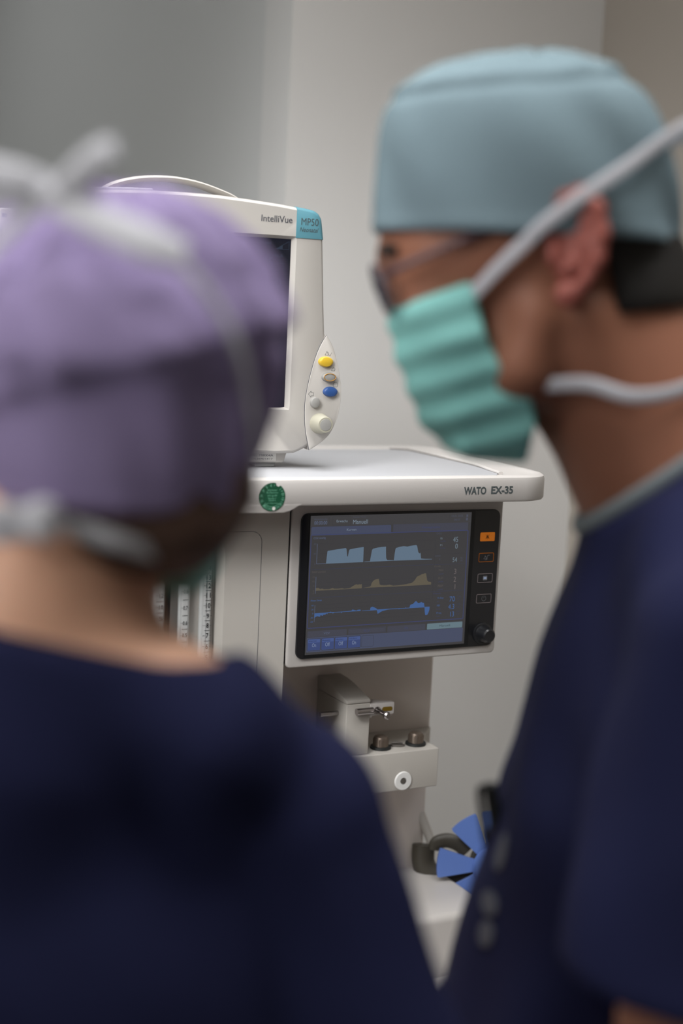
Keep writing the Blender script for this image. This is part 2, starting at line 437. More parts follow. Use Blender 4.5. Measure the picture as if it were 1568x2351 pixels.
S.text(g['txt'], 'Erwachs', 32.5, 8.0, 46.3, 5.2, layer=2); S.text(g['dim'], 'Aktueller Modus', 53.2, 3.1, 69.6, 1.8, layer=2)
S.text(g['txt'], 'Manuell', 53.4, 10.3, 72.3, 5.6, layer=2)
S.text(g['dim'], '10.01.2025', 183.8, 5.3, 199.3, 2.9, layer=2); S.text(g['dim'], '08:57', 187.3, 9.7, 195.6, 7.3, layer=2)
S.rect(g['dim'], 204, 2.6, 206.4, 5.6, .4, 2); S.rect(g['dim'], 203.6, 6.4, 206.4, 9.6, .4, 2); S.line(g['edge'], [(180.5, 2), (180.5, 11)], .25, 2)
S.rect(g['tab2'], 105.8, 12.1, 207.2, 21.0, .6, 1); S.text(g['line2'], 'Demographie', 144.1, 17.6, 168.5, 15.4, layer=2)
S.poly(g['tab'], [(1.3, 22.3), (1.3, 14.2), (1.7, 13.0), (2.8, 12.5), (101.6, 12.5), (102.7, 12.9), (103.1, 14.0), (103.3, 22.3)], 2)
S.text(g['txt'], 'Kurven', 45.8, 17.9, 58.0, 15.4, layer=3)
S.line(g['line2'], rrect(1.5, 21.5, 207.6, 127.7, 1.6, 3), .9, 2, True)
S.text(g['txt2'], 'CO2 mmHg', 4.6, 26.2, 19.6, 24.0, layer=3)
for s_, y in (('60', 32.6), ('30', 43.9), ('0', 55.3)): S.text(g['dim'], s_, 8.0 - 1.3 * len(s_), y, 8.0, y - 1.7, layer=3)
S.line(g['txt2'], [(9.5, 31.8), (9.6, 54.4), (21.5, 54.4)], .45, 3)
for y in (31.8, 43.1, 76, 81, 101.5, 106, 116, 120.5): S.line(g['edge'], [(10, y), (161, y)], .18, 1)
S.poly(g['wave'], [(21.4, 54.6), (22.6, 40.9), (23.0, 40.3), (23.7, 40.0), (34, 38.8), (45.8, 37.6), (46.6, 38.7), (47.3, 43.5), (48.0, 47.3), (48.9, 47.3), (49.6, 42.5), (50.3, 39.8), (51.4, 39.2), (60, 37.9), (68.6, 37.1), (68.8, 54.6)], 3)
S.poly(g['wave'], [(70.3, 54.0), (77.6, 53.9), (78.6, 47), (79.5, 41.0), (80.8, 39.5), (86.8, 38.3), (92, 37.8), (97.6, 37.6), (98.0, 45), (98.6, 51.2), (100.3, 53.4), (108.5, 53.9), (108.8, 54.4), (70.3, 54.5)], 3)
S.poly(g['wave'], [(108.8, 54.4), (109.5, 46), (110.2, 41.1), (110.9, 39.6), (116, 38.3), (121.2, 37.7), (125.9, 38.4), (131, 37.6), (137.1, 37.0), (138.3, 37.4), (139.2, 38.8), (140.2, 43), (141.2, 45.9), (143.2, 47.3), (144.0, 46.0), (145.1, 53.1), (150.0, 53.7), (159.9, 54.1), (159.9, 54.6)], 3)
S.line(g['line'], [(4.3, 60.8), (162.6, 60.8)], .35, 3); S.text(g['tandim'], 'PAW cmH2O', 4.7, 64.8, 21.6, 62.7, layer=3)
for s_, y in (('15', 70.1), ('10', 75.1), ('5', 80.3), ('0', 86.0), ('-3', 88.7)): S.text(g['tandim'], s_, 8.0 - 1.2 * len(s_), y, 8.0, y - 1.6, layer=3)
S.line(g['txt2'], [(9.75, 69.4), (9.8, 88.2)], .45, 3)
S.poly(g['tan'], [(10.0, 85.1), (10.1, 81.9), (13.7, 82.0), (15.3, 83.3), (18.2, 82.9), (20.4, 83.8), (27.8, 83.9), (31.1, 82.7), (33.7, 83.8), (38.2, 83.9), (43.4, 83.6), (46.4, 84.4), (53.8, 83.7), (56.7, 81.9), (60, 80.3), (61.9, 79.8), (63.4, 80.6), (65.2, 79.9), (66.2, 80.4), (68.5, 79.8), (68.8, 84.9)], 3)
S.poly(g['tan'], [(70.0, 84.4), (79.0, 83.5), (80.2, 82.6), (81.3, 79.2), (83.0, 77.0), (85.1, 75.6), (87.8, 75.0), (90.3, 74.8), (91.0, 77.5), (91.8, 81.3), (93.5, 82.2), (97, 82.6), (100.9, 82.7), (104.7, 82.2), (107, 82.9), (110.0, 83.6), (118, 83.4), (123, 83.0), (127.0, 82.6), (130, 82.0), (133.3, 81.9), (136, 80.4), (138.5, 78.1), (140, 75.6), (141.6, 73.9), (144, 73.3), (147, 71.8), (149.9, 71.3), (151.5, 70.7), (153.0, 70.9), (154, 75), (155.0, 79.2), (156.9, 81.0), (158.5, 81.1), (160.5, 81.5), (160.7, 84.6), (110, 84.8)], 3)
S.line(g['line'], [(4.1, 93.0), (205.1, 93.2)], .35, 3); S.text(g['flow'], 'Flow l/min', 4.6, 97.2, 18.3, 95.2, layer=3)
for s_, y in (('60', 102.6), ('30', 107.3), ('0', 111.9), ('-30', 116.7), ('-60', 121.4)): S.text(g['flow'], s_, 8.2 - 1.2 * len(s_), y, 8.2, y - 1.7, layer=3)
S.line(g['txt2'], [(10.0, 101.5), (9.9, 120.5)], .45, 3)
S.poly(g['flow'], [(9.8, 110.9), (9.9, 116.3), (11.7, 114.9), (13.9, 114.3), (15.5, 114.9), (16.9, 115.1), (17.5, 113.3), (20.3, 114.2), (21.5, 112.9), (23.4, 113.3), (24.8, 111.6), (26.1, 112.8), (26.6, 111.4), (32.0, 111.5), (33.0, 112.3), (35.1, 111.3), (43.3, 111.4), (44.1, 112.3), (45, 111.3), (68.9, 111.2), (68.4, 109.6), (65.0, 109.6), (63.5, 110.4), (60, 109.6), (58.2, 108.9), (56.8, 110.2), (51.5, 110.5), (45.5, 110.7), (32, 110.7), (30.2, 110.0), (28.6, 110.5), (22, 110.8)], 3)
S.poly(g['flow'], [(70.4, 110.9), (81.0, 110.8), (81.2, 108.6), (81.8, 107.6), (83.9, 107.0), (86.5, 108.0), (89.7, 109.7), (90.5, 110.6), (111.6, 110.6), (127.2, 110.8), (127.9, 109.8), (128.5, 110.7), (133.1, 110.8), (133.6, 108.4), (134.3, 107.2), (137.5, 106.6), (139.5, 104.6), (141.6, 103.0), (143.2, 104.8), (145.0, 105.9), (148.9, 104.9), (150.6, 105.7), (152.5, 105.9), (153.3, 110.7), (160.4, 110.8), (160.4, 114.4), (159.2, 118), (157.8, 120.6), (155.0, 120.8), (154.0, 116), (153.6, 111.4), (120, 111.4), (119.3, 112.1), (118.6, 111.4), (107.2, 111.4), (104, 111.6), (97.2, 112.8), (94.5, 114), (91.2, 115.9), (90.4, 113.4), (89.8, 111.4), (70.4, 111.4)], 3)
S.line(g['edge'], [(163.6, 23), (163.6, 126.5)], .25, 2); S.line(g['edge'], [(164, 48.8), (204, 48.8)], .25, 2); S.line(g['line'], [(164, 61.1), (204, 61.2)], .3, 3)
def side(lbl, x0, y, x1, h, c): S.text(g[c], lbl, x0, y, x1, y - h, layer=3)
side('CO2', 164.2, 25.3, 171, 2.0, 'dim'); side('Et', 170.2, 31.2, 173, 2.3, 'numg'); side('mmHg', 170.2, 34.0, 177, 1.1, 'line2'); side('45', 187.6, 35.1, 194.3, 6.2, 'numg')
side('Fi', 170.2, 39.2, 173, 2.1, 'numg'); side('mmHg', 170.2, 42.2, 177, 1.1, 'line2'); side('0', 190.9, 42.9, 194.4, 5.9, 'numg'); side('FiO2', 164.3, 51.7, 171.4, 1.8, 'dim'); side('%', 169.6, 56, 171.3, 2, 'dim')
side('54', 188.3, 58.9, 194.4, 5.5, 'numg'); side('96', 199, 55.4, 202, 1.9, 'dim'); side('18', 199, 58.2, 202, 1.9, 'dim'); side('Druck', 163.9, 63.9, 172.6, 1.7, 'tandim')
side('MAX', 170.3, 69.0, 176.7, 2.3, 'tandim'); side('cmH2O', 170.2, 73, 177, 1.1, 'line2'); side('3', 191.3, 73.3, 194.4, 6.4, 'numt')
side('PLAT', 170.2, 78.6, 177.1, 2.3, 'tandim'); side('cmH2O', 170.2, 82.2, 177, 1.1, 'line2'); side('2', 191.3, 82.7, 194.6, 6.2, 'numt')
side('PEEP', 170.2, 88.0, 177.1, 2.4, 'tandim'); side('cmH2O', 170.2, 91.6, 177, 1.1, 'line2'); side('1', 193.4, 91.5, 194.2, 6.0, 'numt')
side('Volumen', 164.2, 96.4, 174.9, 1.6, 'line2'); side('Vt Exp', 170.2, 102.0, 178.9, 2.0, 'flow'); side('ml', 170.4, 105.8, 172.4, 1.3, 'line2'); side('70', 187.2, 106.2, 194.6, 6.1, 'flow')
side('MV', 170.4, 111.4, 174.6, 2.4, 'flow'); side('l/min', 170.2, 115.0, 175.5, 1.2, 'line2'); side('4.3', 186.2, 115.3, 194.4, 6.0, 'flow')
side('Freq', 170.4, 120.1, 176.7, 2.1, 'flow'); side('/min', 170.2, 123.6, 175, 1.3, 'line2'); side('13', 189.4, 124.4, 194.6, 6.0, 'flow')
for y in (104, 113, 122): side('100', 198, y - 2.6, 202.5, 1.6, 'line'); side('10', 198, y + .8, 201.5, 1.6, 'line')
for x0, x1, s_, t0, t1 in ((2.3, 52.0, 'VCV', 22.7, 30.3), (54.1, 103.1, 'PCV', 74.4, 81.9), (105.2, 155.9, 'PS', 128.2, 132.5)):
    S.rect(g['tab2'], x0, 131.2, x1, 138.2, .8, 2); S.text(g['txt2' if s_ == 'VCV' else 'line2'], s_, t0, 135.9, t1, 133.5, layer=3)
S.line(g['edge'], rrect(55, 132, 102.3, 137.4, .6, 2), .3, 3, True)
S.rect(g['bar'], 1.8, 138.7, 208.3, 155.5, .8, 1)
S.rect(g['sel'], 158.4, 131.2, 207.2, 138.3, .8, 2); S.text(g['selink'], 'Manuell', 175.6, 135.9, 190.0, 133.5, layer=3)
for x0, lb, v, a, b in ((3.2, 'Alarme', 'On', 8.6, 13.6), (20.6, 'Bypass', 'Off', 25.3, 31.0), (37.6, 'Monitor', 'Off', 42.2, 48.0), (54.6, 'CO2-Alarm', 'On', 59.5, 64.7)):
    S.rect(g['key'], x0, 140.5, x0 + 15.6, 153.6, 1.0, 2); S.rect(g['keytop'], x0 + .3, 140.8, x0 + 15.3, 144.6, .8, 3)
    S.line(g['edge'], rrect(x0 - .4, 140.1, x0 + 16.0, 154.0, 1.2, 2), .4, 3, True)
    S.text(g['keyink'], lb, x0 + .9, 143.4, x0 + 10.8, 141.9, layer=4); S.text(g['keytxt'], v, a, 149.8, b, 145.4, layer=4)
S.line(g['edge'], rrect(72, 140.5, 87.3, 153.6, 1, 2), .3, 3, True)
S.build('screen', du, 'lit colour screen with curves and numbers')
# membrane keys on the bezel
K = Flat((0, -0.00262, 0), (1, 0, 0), (0, 0, -1), (0, -1, 0))
kz = [1.3029, 1.2780, 1.2530, 1.2281]
for i, z in enumerate(kz):
    k2 = Flat((0.2356, -0.0028, z), (1, 0, 0), (0, 0, -1), (0, -1, 0), k=0.001)
    if i == 0:
        k2.rect(M['orangekey'], -10.3, -5.3, 10.3, 5.3, 1.2, 0); ik = G['keyink']; ik = M['black2']
        k2.line(ik, [(-2, 1.4), (-1.2, -.6), (0, -1.8), (1.2, -.6), (2, 1.4)], .4, 1, True); k2.line(ik, [(-2.6, -2.6), (2.6, 2.6)], .35, 1); k2.line(ik, [(2.6, -2.6), (-2.6, 2.6)], .35, 1)
        k2.line(ik, [(0, -3), (0, 3)], .35, 1); k2.line(ik, rrect(-1, -.6, 1, 1.2, .7, 2), .3, 1, True)
    else:
        ln = G['orangeline'] if i == 1 else G['whiteline']
        k2.line(ln, rrect(-10.3, -5.2, 10.3, 5.2, 1.3, 3), .55, 0, True)
        wd = G['whitedim']
        if i == 1:
            k2.line(wd, [(-3.6, 1.6), (-1.8, -2.2), (.4, 1.6)], .35, 1, True); k2.line(wd, [(-.8, -1.6), (.9, 2.6), (1.8, -2.4), (4.6, -2.6)], .4, 1); k2.line(wd, [(-1.6, 2.8), (1.4, 2.8)], .4, 1)
        elif i == 2:
            k2.rect(G['whitedim'], -3.0, -2.6, 3.0, 2.6, .6, 1); k2.rect(G['keytxt'], -2.0, -1.2, 2.0, 1.2, .3, 2)
        else:
            k2.line(wd, [(3.0 * sin(radians(a)), -3.0 * cos(radians(a))) for a in range(30, 331, 20)], .4, 1); k2.line(wd, [(0, -3.4), (0, -.4)], .4, 1)
    k2.build('key', du, ('solid orange alarm key', 'orange outlined alarm key', 'white outlined key', 'white outlined power key')[i])
bm = lathe([(0.0128, 0), (0.0128, 0.0015), (0.0122, 0.002), (0.0105, 0.0022), (0.0098, 0.004), (0.0092, 0.012), (0.0085, 0.016), (0.0068, 0.0175), (0.0055, 0.0172)], (0.2362, -0.0025, 1.1857), (0, -1, 0), 40)
mk('rotary_knob', bm, M['black'], du, label='round black rotary knob')

# left cabinet with recessed flow meter window
def loops_mesh(loops, cap0=True, cap1=True):
    bm = bmesh.new(); R_ = [[bm.verts.new(p) for p in L] for L in loops]; n = len(R_[0])
    for a, b in zip(R_, R_[1:]):
        for i in range(n): bm.faces.new((a[i], a[(i + 1) % n], b[(i + 1) % n], b[i]))
    if cap0: bm.faces.new(R_[0])
    if cap1: bm.faces.new(R_[-1])
    return bm
def poly_ray(poly, c, n):
    """n points of the outline seen from c at even angles"""
    out = []; m = len(poly)
    for i in range(n):
        a = 2 * pi * (i + .5) / n; d = (cos(a), sin(a)); best = None
        for j in range(m):
            p, q = poly[j], poly[(j + 1) % m]; ex, ey = q[0] - p[0], q[1] - p[1]
            den = d[0] * ey - d[1] * ex
            if abs(den) < 1e-12: continue
            t = ((p[0] - c[0]) * ey - (p[1] - c[1]) * ex) / den; s = ((p[0] - c[0]) * d[1] - (p[1] - c[1]) * d[0]) / den
            if t > 0 and -1e-9 <= s <= 1 + 1e-9 and (best is None or t > best): best = t
        out.append((c[0] + d[0] * best, c[1] + d[1] * best))
    return out
wc = (-0.225, 1.19); NN = 160
o1 = poly_ray(rrect(-0.43, 0.92, -0.0245, 1.352, 0.004, 3), wc, NN); i1 = poly_ray(rrect(-0.37, 1.055, -0.0997, 1.3055, 0.009, 5), wc, NN); i2 = poly_ray(rrect(-0.367, 1.058, -0.1025, 1.3028, 0.008, 5), wc, NN)
lp = [[(x, 0.22, z) for x, z in o1], [(x, 0.0, z) for x, z in o1], [(x, 0.0, z) for x, z in i1], [(x, 0.022, z) for x, z in i2]]
mk('cabinet', loops_mesh(lp), M['shell2'], mc)
mk('flow_meter_window', box((-0.3665, 0.0222, 1.0585), (-0.103, 0.024, 1.3022)), M['recess'], mc, label='pale grey flow meter panel')
fw = bpy.data.objects['flow_meter_window']
for xc, x0, x1 in ((-0.1128, -0.1208, -0.1085), (-0.1390, -0.1455, -0.1335), (-0.1676, -0.1745, -0.162), (-0.2000, -0.2065, -0.194), (-0.2270, -0.2335, -0.221)):
    mk('flow_tube', box((x0, 0.0125, 1.07), (x1, 0.0222, 1.292), 0.003), M['tube'], fw)
F2 = Flat((0, 0.0121, 0), (1, 0, 0), (0, 0, -1), (0, -1, 0))
bk = M['black2']; dk_ = M['dark']
sc1 = [(14, 1.2752), (13, 1.2654), (12, 1.2562), (11, 1.2456), (10, 1.2344), (9, 1.2228), (8, 1.2121), (7, 1.2009), (6, 1.1887), (5, 1.1764), (4, 1.164), (3, 1.15), (2, 1.135), (1, 1.118)]
for (v, z), nx in zip(sc1, sc1[1:] + [(0, 1.10)]):
    hw = 0.0026 if v > 9 else 0.0013
    F2.text(bk, str(v), -0.1128 - hw, -(z - .0027), -0.1128 + hw, -(z + .0027), bold=0.01, layer=1)
    F2.line(bk, [(-0.1182, -z), (-0.1158, -z)], 0.00035, 1); F2.line(bk, [(-0.1098, -z), (-0.1084, -z)], 0.00035, 1)
    zm = (z + nx[1]) / 2; F2.line(bk, [(-0.1162, -zm), (-0.1098, -zm)], 0.00045, 1)
F2.line(dk_, [(-0.1148, -1.285), (-0.1148, -1.09)], 0.0003, 1)
for x in (-0.1206, -0.1192, -0.1088): F2.line(dk_, [(x, -1.28), (x, -1.09)], 0.00018, 1)
sc2 = [('1.0', 1.283), ('0.9', 1.2672), ('0.8', 1.2507), ('0.7', 1.2329), ('0.6', 1.2162), ('0.5', 1.2029), ('0.4', 1.188), ('0.3', 1.17)]
for (v, z), nx in zip(sc2, sc2[1:] + [('', 1.15)]):
    F2.text(bk, v, -0.1390 - .0027, -(z - .0021), -0.1390 + .0024, -(z + .0021), layer=1)
    F2.line(bk, [(-0.1440, -z), (-0.1422, -z)], 0.0003, 1); F2.line(bk, [(-0.1362, -z), (-0.1350, -z)], 0.0003, 1)
    zm = (z + nx[1]) / 2; F2.line(bk, [(-0.1424, -zm), (-0.1362, -zm)], 0.0004, 1)
for x in (-0.1453, -0.1442, -0.1362): F2.line(dk_, [(x, -1.285), (x, -1.12)], 0.00018, 1)
sc3 = [('12', 1.2475), ('10', 1.2353), ('5', 1.2229), ('1', 1.205)]
for (v, z), nx in zip(sc3, sc3[1:] + [('', 1.19)]):
    F2.text(dk_, v, -0.1668 - .0022, -(z - .0022), -0.1668 + .0022, -(z + .0022), layer=1)
    F2.line(dk_, [(-0.1735, -z), (-0.1700, -z)], 0.0003, 1); F2.line(dk_, [(-0.1640, -z), (-0.1625, -z)], 0.0003, 1)
    zm = (z + nx[1]) / 2; F2.line(dk_, [(-0.1720, -zm), (-0.1640, -zm)], 0.0004, 1)
F2.build('scale_print', fw, 'black flow meter scales with numbers')
mk('divider', box((-0.1586, 0.0105, 1.09), (-0.1574, 0.0222, 1.275)), M['black2'], fw)
# panel seam line
seam = [(-0.30, 0, 1.3168)] + [(-0.0690 + 0.0120 * sin(radians(a)), 0, 1.3048 + 0.0120 * cos(radians(a))) for a in range(0, 91, 15)] + [(-0.0570, 0, 1.10), (-0.0570, 0, 0.95)]
mk('panel_seam', sweep(seam, 0.0006, 0.0006, None, smooth=False, k=6), M['dark'], mc)
mk('seam_gap', box((-0.0246, 0.003, 1.165), (-0.0217, 0.07, 1.3437)), M['black2'], mc)

# column behind and below the display
mk('column', box((-0.022, 0.12, 0.60), (0.2470, 0.28, 1.352), 0.004), mat('column_metal', (222, 214, 208), 0.5, bump=0.04, bscale=900, spec=0.35), mc)  # machine metal lightened to offset the shade below the display
mk('upper_body', box((-0.022, 0.075, 1.20), (0.247, 0.121, 1.351)), M['shell2'], mc)
mk('lower_cabinet', box((-0.43, 0.02, 0.12), (-0.024, 0.27, 0.919), 0.01), M['shell2'], mc)
# port block with its caps
mk('port_block', prism([(0.02, 0.035), (0.2086, 0.035), (0.2086, 0.075), (0.247, 0.1195), (0.02, 0.1195)], 0.9865, 1.035, 'z', r=0.0012), M['shell2'], mc)
pb = bpy.data.objects['port_block']
for x, y in ((0.1385, 0.0570), (0.1880, 0.0570)):
    bm = bmesh.new(); n = 28; prof = [(0.0100, 0.002), (0.0096, 0.003), (0.0093, 0.012), (0.0080, 0.0150), (0.0060, 0.0160), (0.0, 0.0162)]
    add_lathe(bm, prof, (x, y, 1.035), (0, 0, 1), 36)
    for i in range(14):
        a = 2 * pi * i / 14; add_box(bm, (x + .0088 * cos(a) - .0007, y + .0088 * sin(a) - .0007, 1.0375), (x + .0088 * cos(a) + .0007, y + .0088 * sin(a) + .0007, 1.0475))
    mk('gas_port', bm, M['bronze'], pb, label='ribbed bronze port cap')
    mk('port_ring', lathe([(0.0125, 0), (0.0130, 0.001), (0.0125, 0.0032), (0.0098, 0.0036)], (x, y, 1.035), (0, 0, 1), 32), M['rubber'], pb, label='black rubber ring')
bm = bmesh.new()
add_prism(bm, [(0.1625 + 0.0095 * cos(a) * cos(-.35) - 0.0042 * sin(a) * sin(-.35), 0.0578 + 0.0095 * cos(a) * sin(-.35) + 0.0042 * sin(a) * cos(-.35)) for a in [2 * pi * i / 20 for i in range(20)]], 1.035, 1.0375, 'z', r=0.0006)
add_sweep(bm, [(0.156, 0.060, 1.039), (0.162, 0.057, 1.0398), (0.168, 0.0555, 1.0388)], 0.003, 0.003)
mk('latch', bm, M['slotgrey'], pb, label='dark metal latch')
mk('port_cover', lathe([(0.0117, 0), (0.0117, 0.0012), (0.0108, 0.002), (0.0045, 0.002), (0.004, 0.0008), (0, 0.0008)], (0.1595, 0.035, 0.9985), (0, -1, 0), 36), M['white'], pb, label='round white port cover')
mk('port_hole', lathe([(0.0036, 0.0009), (0.0034, 0.0022), (0, 0.0022)], (0.1595, 0.035, 0.9985), (0, -1, 0), 20), M['slotgrey'], pb)
# support post
bm = bmesh.new()
add_box(bm, (0.0800, 0.040, 1.0352), (0.1120, 0.1195, 1.0985), 0.0012)
add_prism(bm, [(0.040, 1.099), (0.1195, 1.099), (0.1195, 1.1155), (0.100, 1.1150), (0.080, 1.1120), (0.040, 1.1030)], 0.080, 0.112, 'x', r=0.001)
mk('support_post', bm, M['shell2'], mc)
sp = bpy.data.objects['support_post']
plate = [(0.1115, 0.0385), (0.1440, 0.0385), (0.1440, 0.046), (0.134, 0.050), (0.1245, 0.059), (0.118, 0.075), (0.1145, 0.095), (0.113, 0.115), (0.1115, 0.115)]
mk('slot_plate', prism(plate, 1.0830, 1.0972, 'z', r=0.0006), M['shell'], sp)
mk('slot', prism(rrect(0.1275, 1.0873, 0.1415, 1.0925, 0.0025, 4), 0.0380, 0.0388, 'y'), M['brass'], sp, label='brass coloured slot')
mk('pin', sweep([(0.0905, 0.0345, 1.0905), (0.1125, 0.0345, 1.0905)], 0.0085, 0.0085, None, n=4, k=16), M['chrome'], sp, label='chrome pin')
mk('pin', lathe([(0.0042, 0), (0.0045, .0012), (0.0031, 0.004), (0.0028, 0.020), (0.0044, 0.022), (0.0046, 0.026), (0.003, 0.028)], (0.1205, 0.0385, 1.0895), (0, -1, 0), 20), M['chrome'], sp)
mk('pin', sweep([(0.056, 0.062, 1.083), (0.0805, 0.062, 1.083)], 0.006, 0.006, None, n=4, k=12), M['chrome'], sp)
mk('screw', lathe([(0.0026, 0), (0.0026, 0.003), (0.001, 0.0038)], (0.1145, 0.045, 1.0825), (0, 0, -1), 14), M['white'], sp)

# lower breathing circuit body, trolley base
bm = bmesh.new()
add_prism(bm, rrect(-0.02, -0.030, 0.262, 0.125, 0.03, 6), 0.60, 0.848, 'z', r=0.010, seg=5)
mk('circuit_housing', bm, M['shell'], mc)
mk('work_shelf', prism(rrect(-0.43, -0.19, 0.30, 0.27, 0.035, 6), 0.735, 0.770, 'z', r=0.010, seg=5), M['shell'], mc)
mk('drawer_cabinet', box((-0.40, -0.02, 0.14), (0.27, 0.26, 0.734), 0.008), M['shell2'], mc)
dc = bpy.data.objects['drawer_cabinet']
for k in range(3):
    z = 0.17 + k * 0.185
    mk('drawer', box((-0.38, -0.034, z), (0.25, -0.0195, z + 0.17), 0.004), M['shell'], dc)
mk('trolley_base', prism(rrect(-0.44, -0.22, 0.31, 0.29, 0.05, 6), 0.09, 0.14, 'z', r=0.012, seg=4), M['knobgrey'], mc)
tb = bpy.data.objects['trolley_base']
for x in (-0.38, 0.25):
    for y in (-0.16, 0.23):
        bm = bmesh.new(); add_lathe(bm, [(0.03, -0.012), (0.042, -0.010), (0.045, 0), (0.042, 0.010), (0.03, 0.012)], (x, y, 0.045), (1, 0, 0), 28)
        add_box(bm, (x - 0.018, y - 0.012, 0.045), (x - 0.013, y + 0.012, 0.092)); add_box(bm, (x + 0.013, y - 0.012, 0.045), (x + 0.018, y + 0.012, 0.092)); add_box(bm, (x - 0.018, y - 0.012, 0.085), (x + 0.018, y + 0.012, 0.092))
        mk('caster', bm, M['caster'], tb)
# blue petalled handwheel on its bracket (faces the room, a little to the left)
hc = Vector((0.3000, 0.0370, 0.8690)); hn = Vector((-0.40, -0.90, 0.10)).normalized()
hu = Vector((-hn.y, hn.x, 0)).normalized(); hv = hn.cross(hu)
if hv.z < 0: hv = -hv
if hu.x < 0: hu = -hu
def HP(r, deg, h=0.0):
    a = radians(deg); return hc + hu * (r * cos(a)) + hv * (r * sin(a)) + hn * h
hw_ = mk('handwheel', lathe([(0.006, -0.03), (0.010, -0.03), (0.010, 0.0), (0.024, 0.0), (0.026, 0.004), (0.022, 0.012), (0.004, 0.014)], hc, hn, 32), M['blue'], mc, label='blue handwheel with petal shaped blades')
for cdeg in (88, 124.5, 177, 222, 268, 318, 2, 45):
    bm = bmesh.new(); P = []
    hwid = 14.6
    for j in range(9): P.append((0.0715, cdeg - hwid + 2 * hwid * j / 8))
    P += [(0.0690, cdeg + hwid + .8), (0.032, cdeg + 17), (0.020, cdeg + 20), (0.020, cdeg - 20), (0.032, cdeg - 17), (0.0690, cdeg - hwid - .8)]
    a = [bm.verts.new(HP(r_, d, 0.0035)) for r_, d in P]; b = [bm.verts.new(HP(r_, d, -0.0015)) for r_, d in P]
    bm.faces.new(a); bm.faces.new(b[::-1])
    for i in range(len(P)): bm.faces.new((a[i], b[i], b[(i + 1) % len(P)], a[(i + 1) % len(P)]))
    mk('petal', bm, M['blue'], hw_, smooth=False)
bm = bmesh.new()
U = lambda x, y, h=-0.03: hc + hu * x + hv * y + hn * h
add_sweep(bm, [U(-0.070, 0.012, -0.03), U(-0.068, 0.021, -0.028), U(-0.055, 0.0255, -0.025), U(-0.040, 0.021, -0.022), U(-0.030, 0.012, -0.02)], 0.019, 0.008, [tuple(hn)], n=6)
add_sweep(bm, [U(-0.084, 0.016, -0.038), U(-0.084, -0.006, -0.036), U(-0.076, -0.020, -0.033), U(-0.060, -0.028, -0.03), U(-0.040, -0.027, -0.028), U(-0.015, -0.018, -0.025)], 0.030, 0.024, [tuple(hn)], n=6)
add_lathe(bm, [(0.020, -0.034), (0.022, -0.032), (0.022, -0.022), (0.018, -0.020)], U(-0.002, 0, 0), hn, 28)
mk('bracket', bm, M['bracket'], mc, label='dark curved bracket behind the blue handwheel')
mk('arm_rod', sweep([U(-0.102, 0.085, -0.06), U(-0.088, 0.052, -0.05), U(-0.071, 0.012, -0.045)], 0.012, 0.010, [tuple(hn)], n=5), M['shell2'], mc)

# ------------------------------------------------------------------ patient monitor
MA = radians(-6.0)
mn = thing('patient_monitor', 'off-white patient monitor with cyan corner badge standing on the machine tabletop', 'medical monitor', (-0.115, 0.09, 1.3802), MA)
MT = Matrix.Translation((-0.115, 0.09, 1.378)) @ Matrix.Rotation(MA, 4, 'Z')
def mm(name, bm, m, parent, label=None, smooth=True): return mk(name, bm, m, parent, label, smooth, T=MT)
half = [(0.0, 0.3005), (0.04, 0.3000), (0.075, 0.2980), (0.11, 0.2955), (0.140, 0.2922), (0.1495, 0.2905), (0.1545, 0.2875), (0.1578, 0.2825), (0.1590, 0.2765), (0.1615, 0.2597), (0.1662, 0.188), (0.1688, 0.154), (0.1700, 0.10), (0.1690, 0.065), (0.1640, 0.042), (0.154, 0.027), (0.139, 0.0195), (0.118, 0.0185), (0.0, 0.0210)]
CX = -0.0190
outl = [(CX + x, z) for x, z in half] + [(CX - x, z) for x, z in half[::-1][1:-1]]
mcn = (CX, 0.165); NM = 220
po = poly_ray(outl, mcn, NM)
def scl(P, s, dz=0): return [(mcn[0] + (x - mcn[0]) * s, mcn[1] + (z - mcn[1]) * s + dz) for x, z in P]
bevr = poly_ray([(-0.1475, 0.0690), (0.1097, 0.0690), (0.1097, 0.2612), (-0.1475, 0.2612)], mcn, NM)
scr = poly_ray([(-0.1425, 0.0710), (0.1052, 0.0710), (0.1052, 0.2580), (-0.1425, 0.2580)], mcn, NM)
lp = [[(x, 0.085, z) for x, z in scl(po, 0.80)], [(x, 0.080, z) for x, z in scl(po, 0.84)], [(x, 0.03, z) for x, z in scl(po, 0.955)], [(x, -0.004, z) for x, z in scl(po, 0.995)], [(x, -0.0255, z) for x, z in po],
      [(x, -0.0300, z) for x, z in scl(po, 0.9955)], [(x, -0.0330, z) for x, z in scl(po, 0.988)], [(x, -0.0350, z) for x, z in scl(po, 0.972)], [(x, -0.0350, z) for x, z in bevr], [(x, -0.0290, z) for x, z in scr]]
hs = mm('housing', loops_mesh(lp), M['mon'], mn)
fl = Flat(MT @ Vector((0, -0.0293, 0)), MT.to_3x3() @ Vector((1, 0, 0)), (0, 0, -1), MT.to_3x3() @ Vector((0, -1, 0)))
fl.rect(G['mp'], -0.1425, -0.2580, 0.1052, -0.0710, layer=0)
fl.text(G['mpd'], 'Trend', 0.068, -0.2510, 0.082, -0.2545, layer=1); fl.text(G['mpd'], 'Nurse A', 0.078, -0.2375, 0.0965, -0.2415, layer=1)
fl.line(G['mpd'], [(0.088, -0.2465), (0.1030, -0.2465), (0.1030, -0.2555)], 0.0005, 1, True); fl.poly(G['mpd'], [(0.088, -0.2465), (0.0955, -0.2465), (0.0955, -0.2508)], 1)
fl.line(G['mpd'], [(0.086, -0.231), (0.098, -0.231)], 0.0004, 1); fl.text(G['mpd'], '60', 0.083, -0.205, 0.096, -0.214, layer=1)
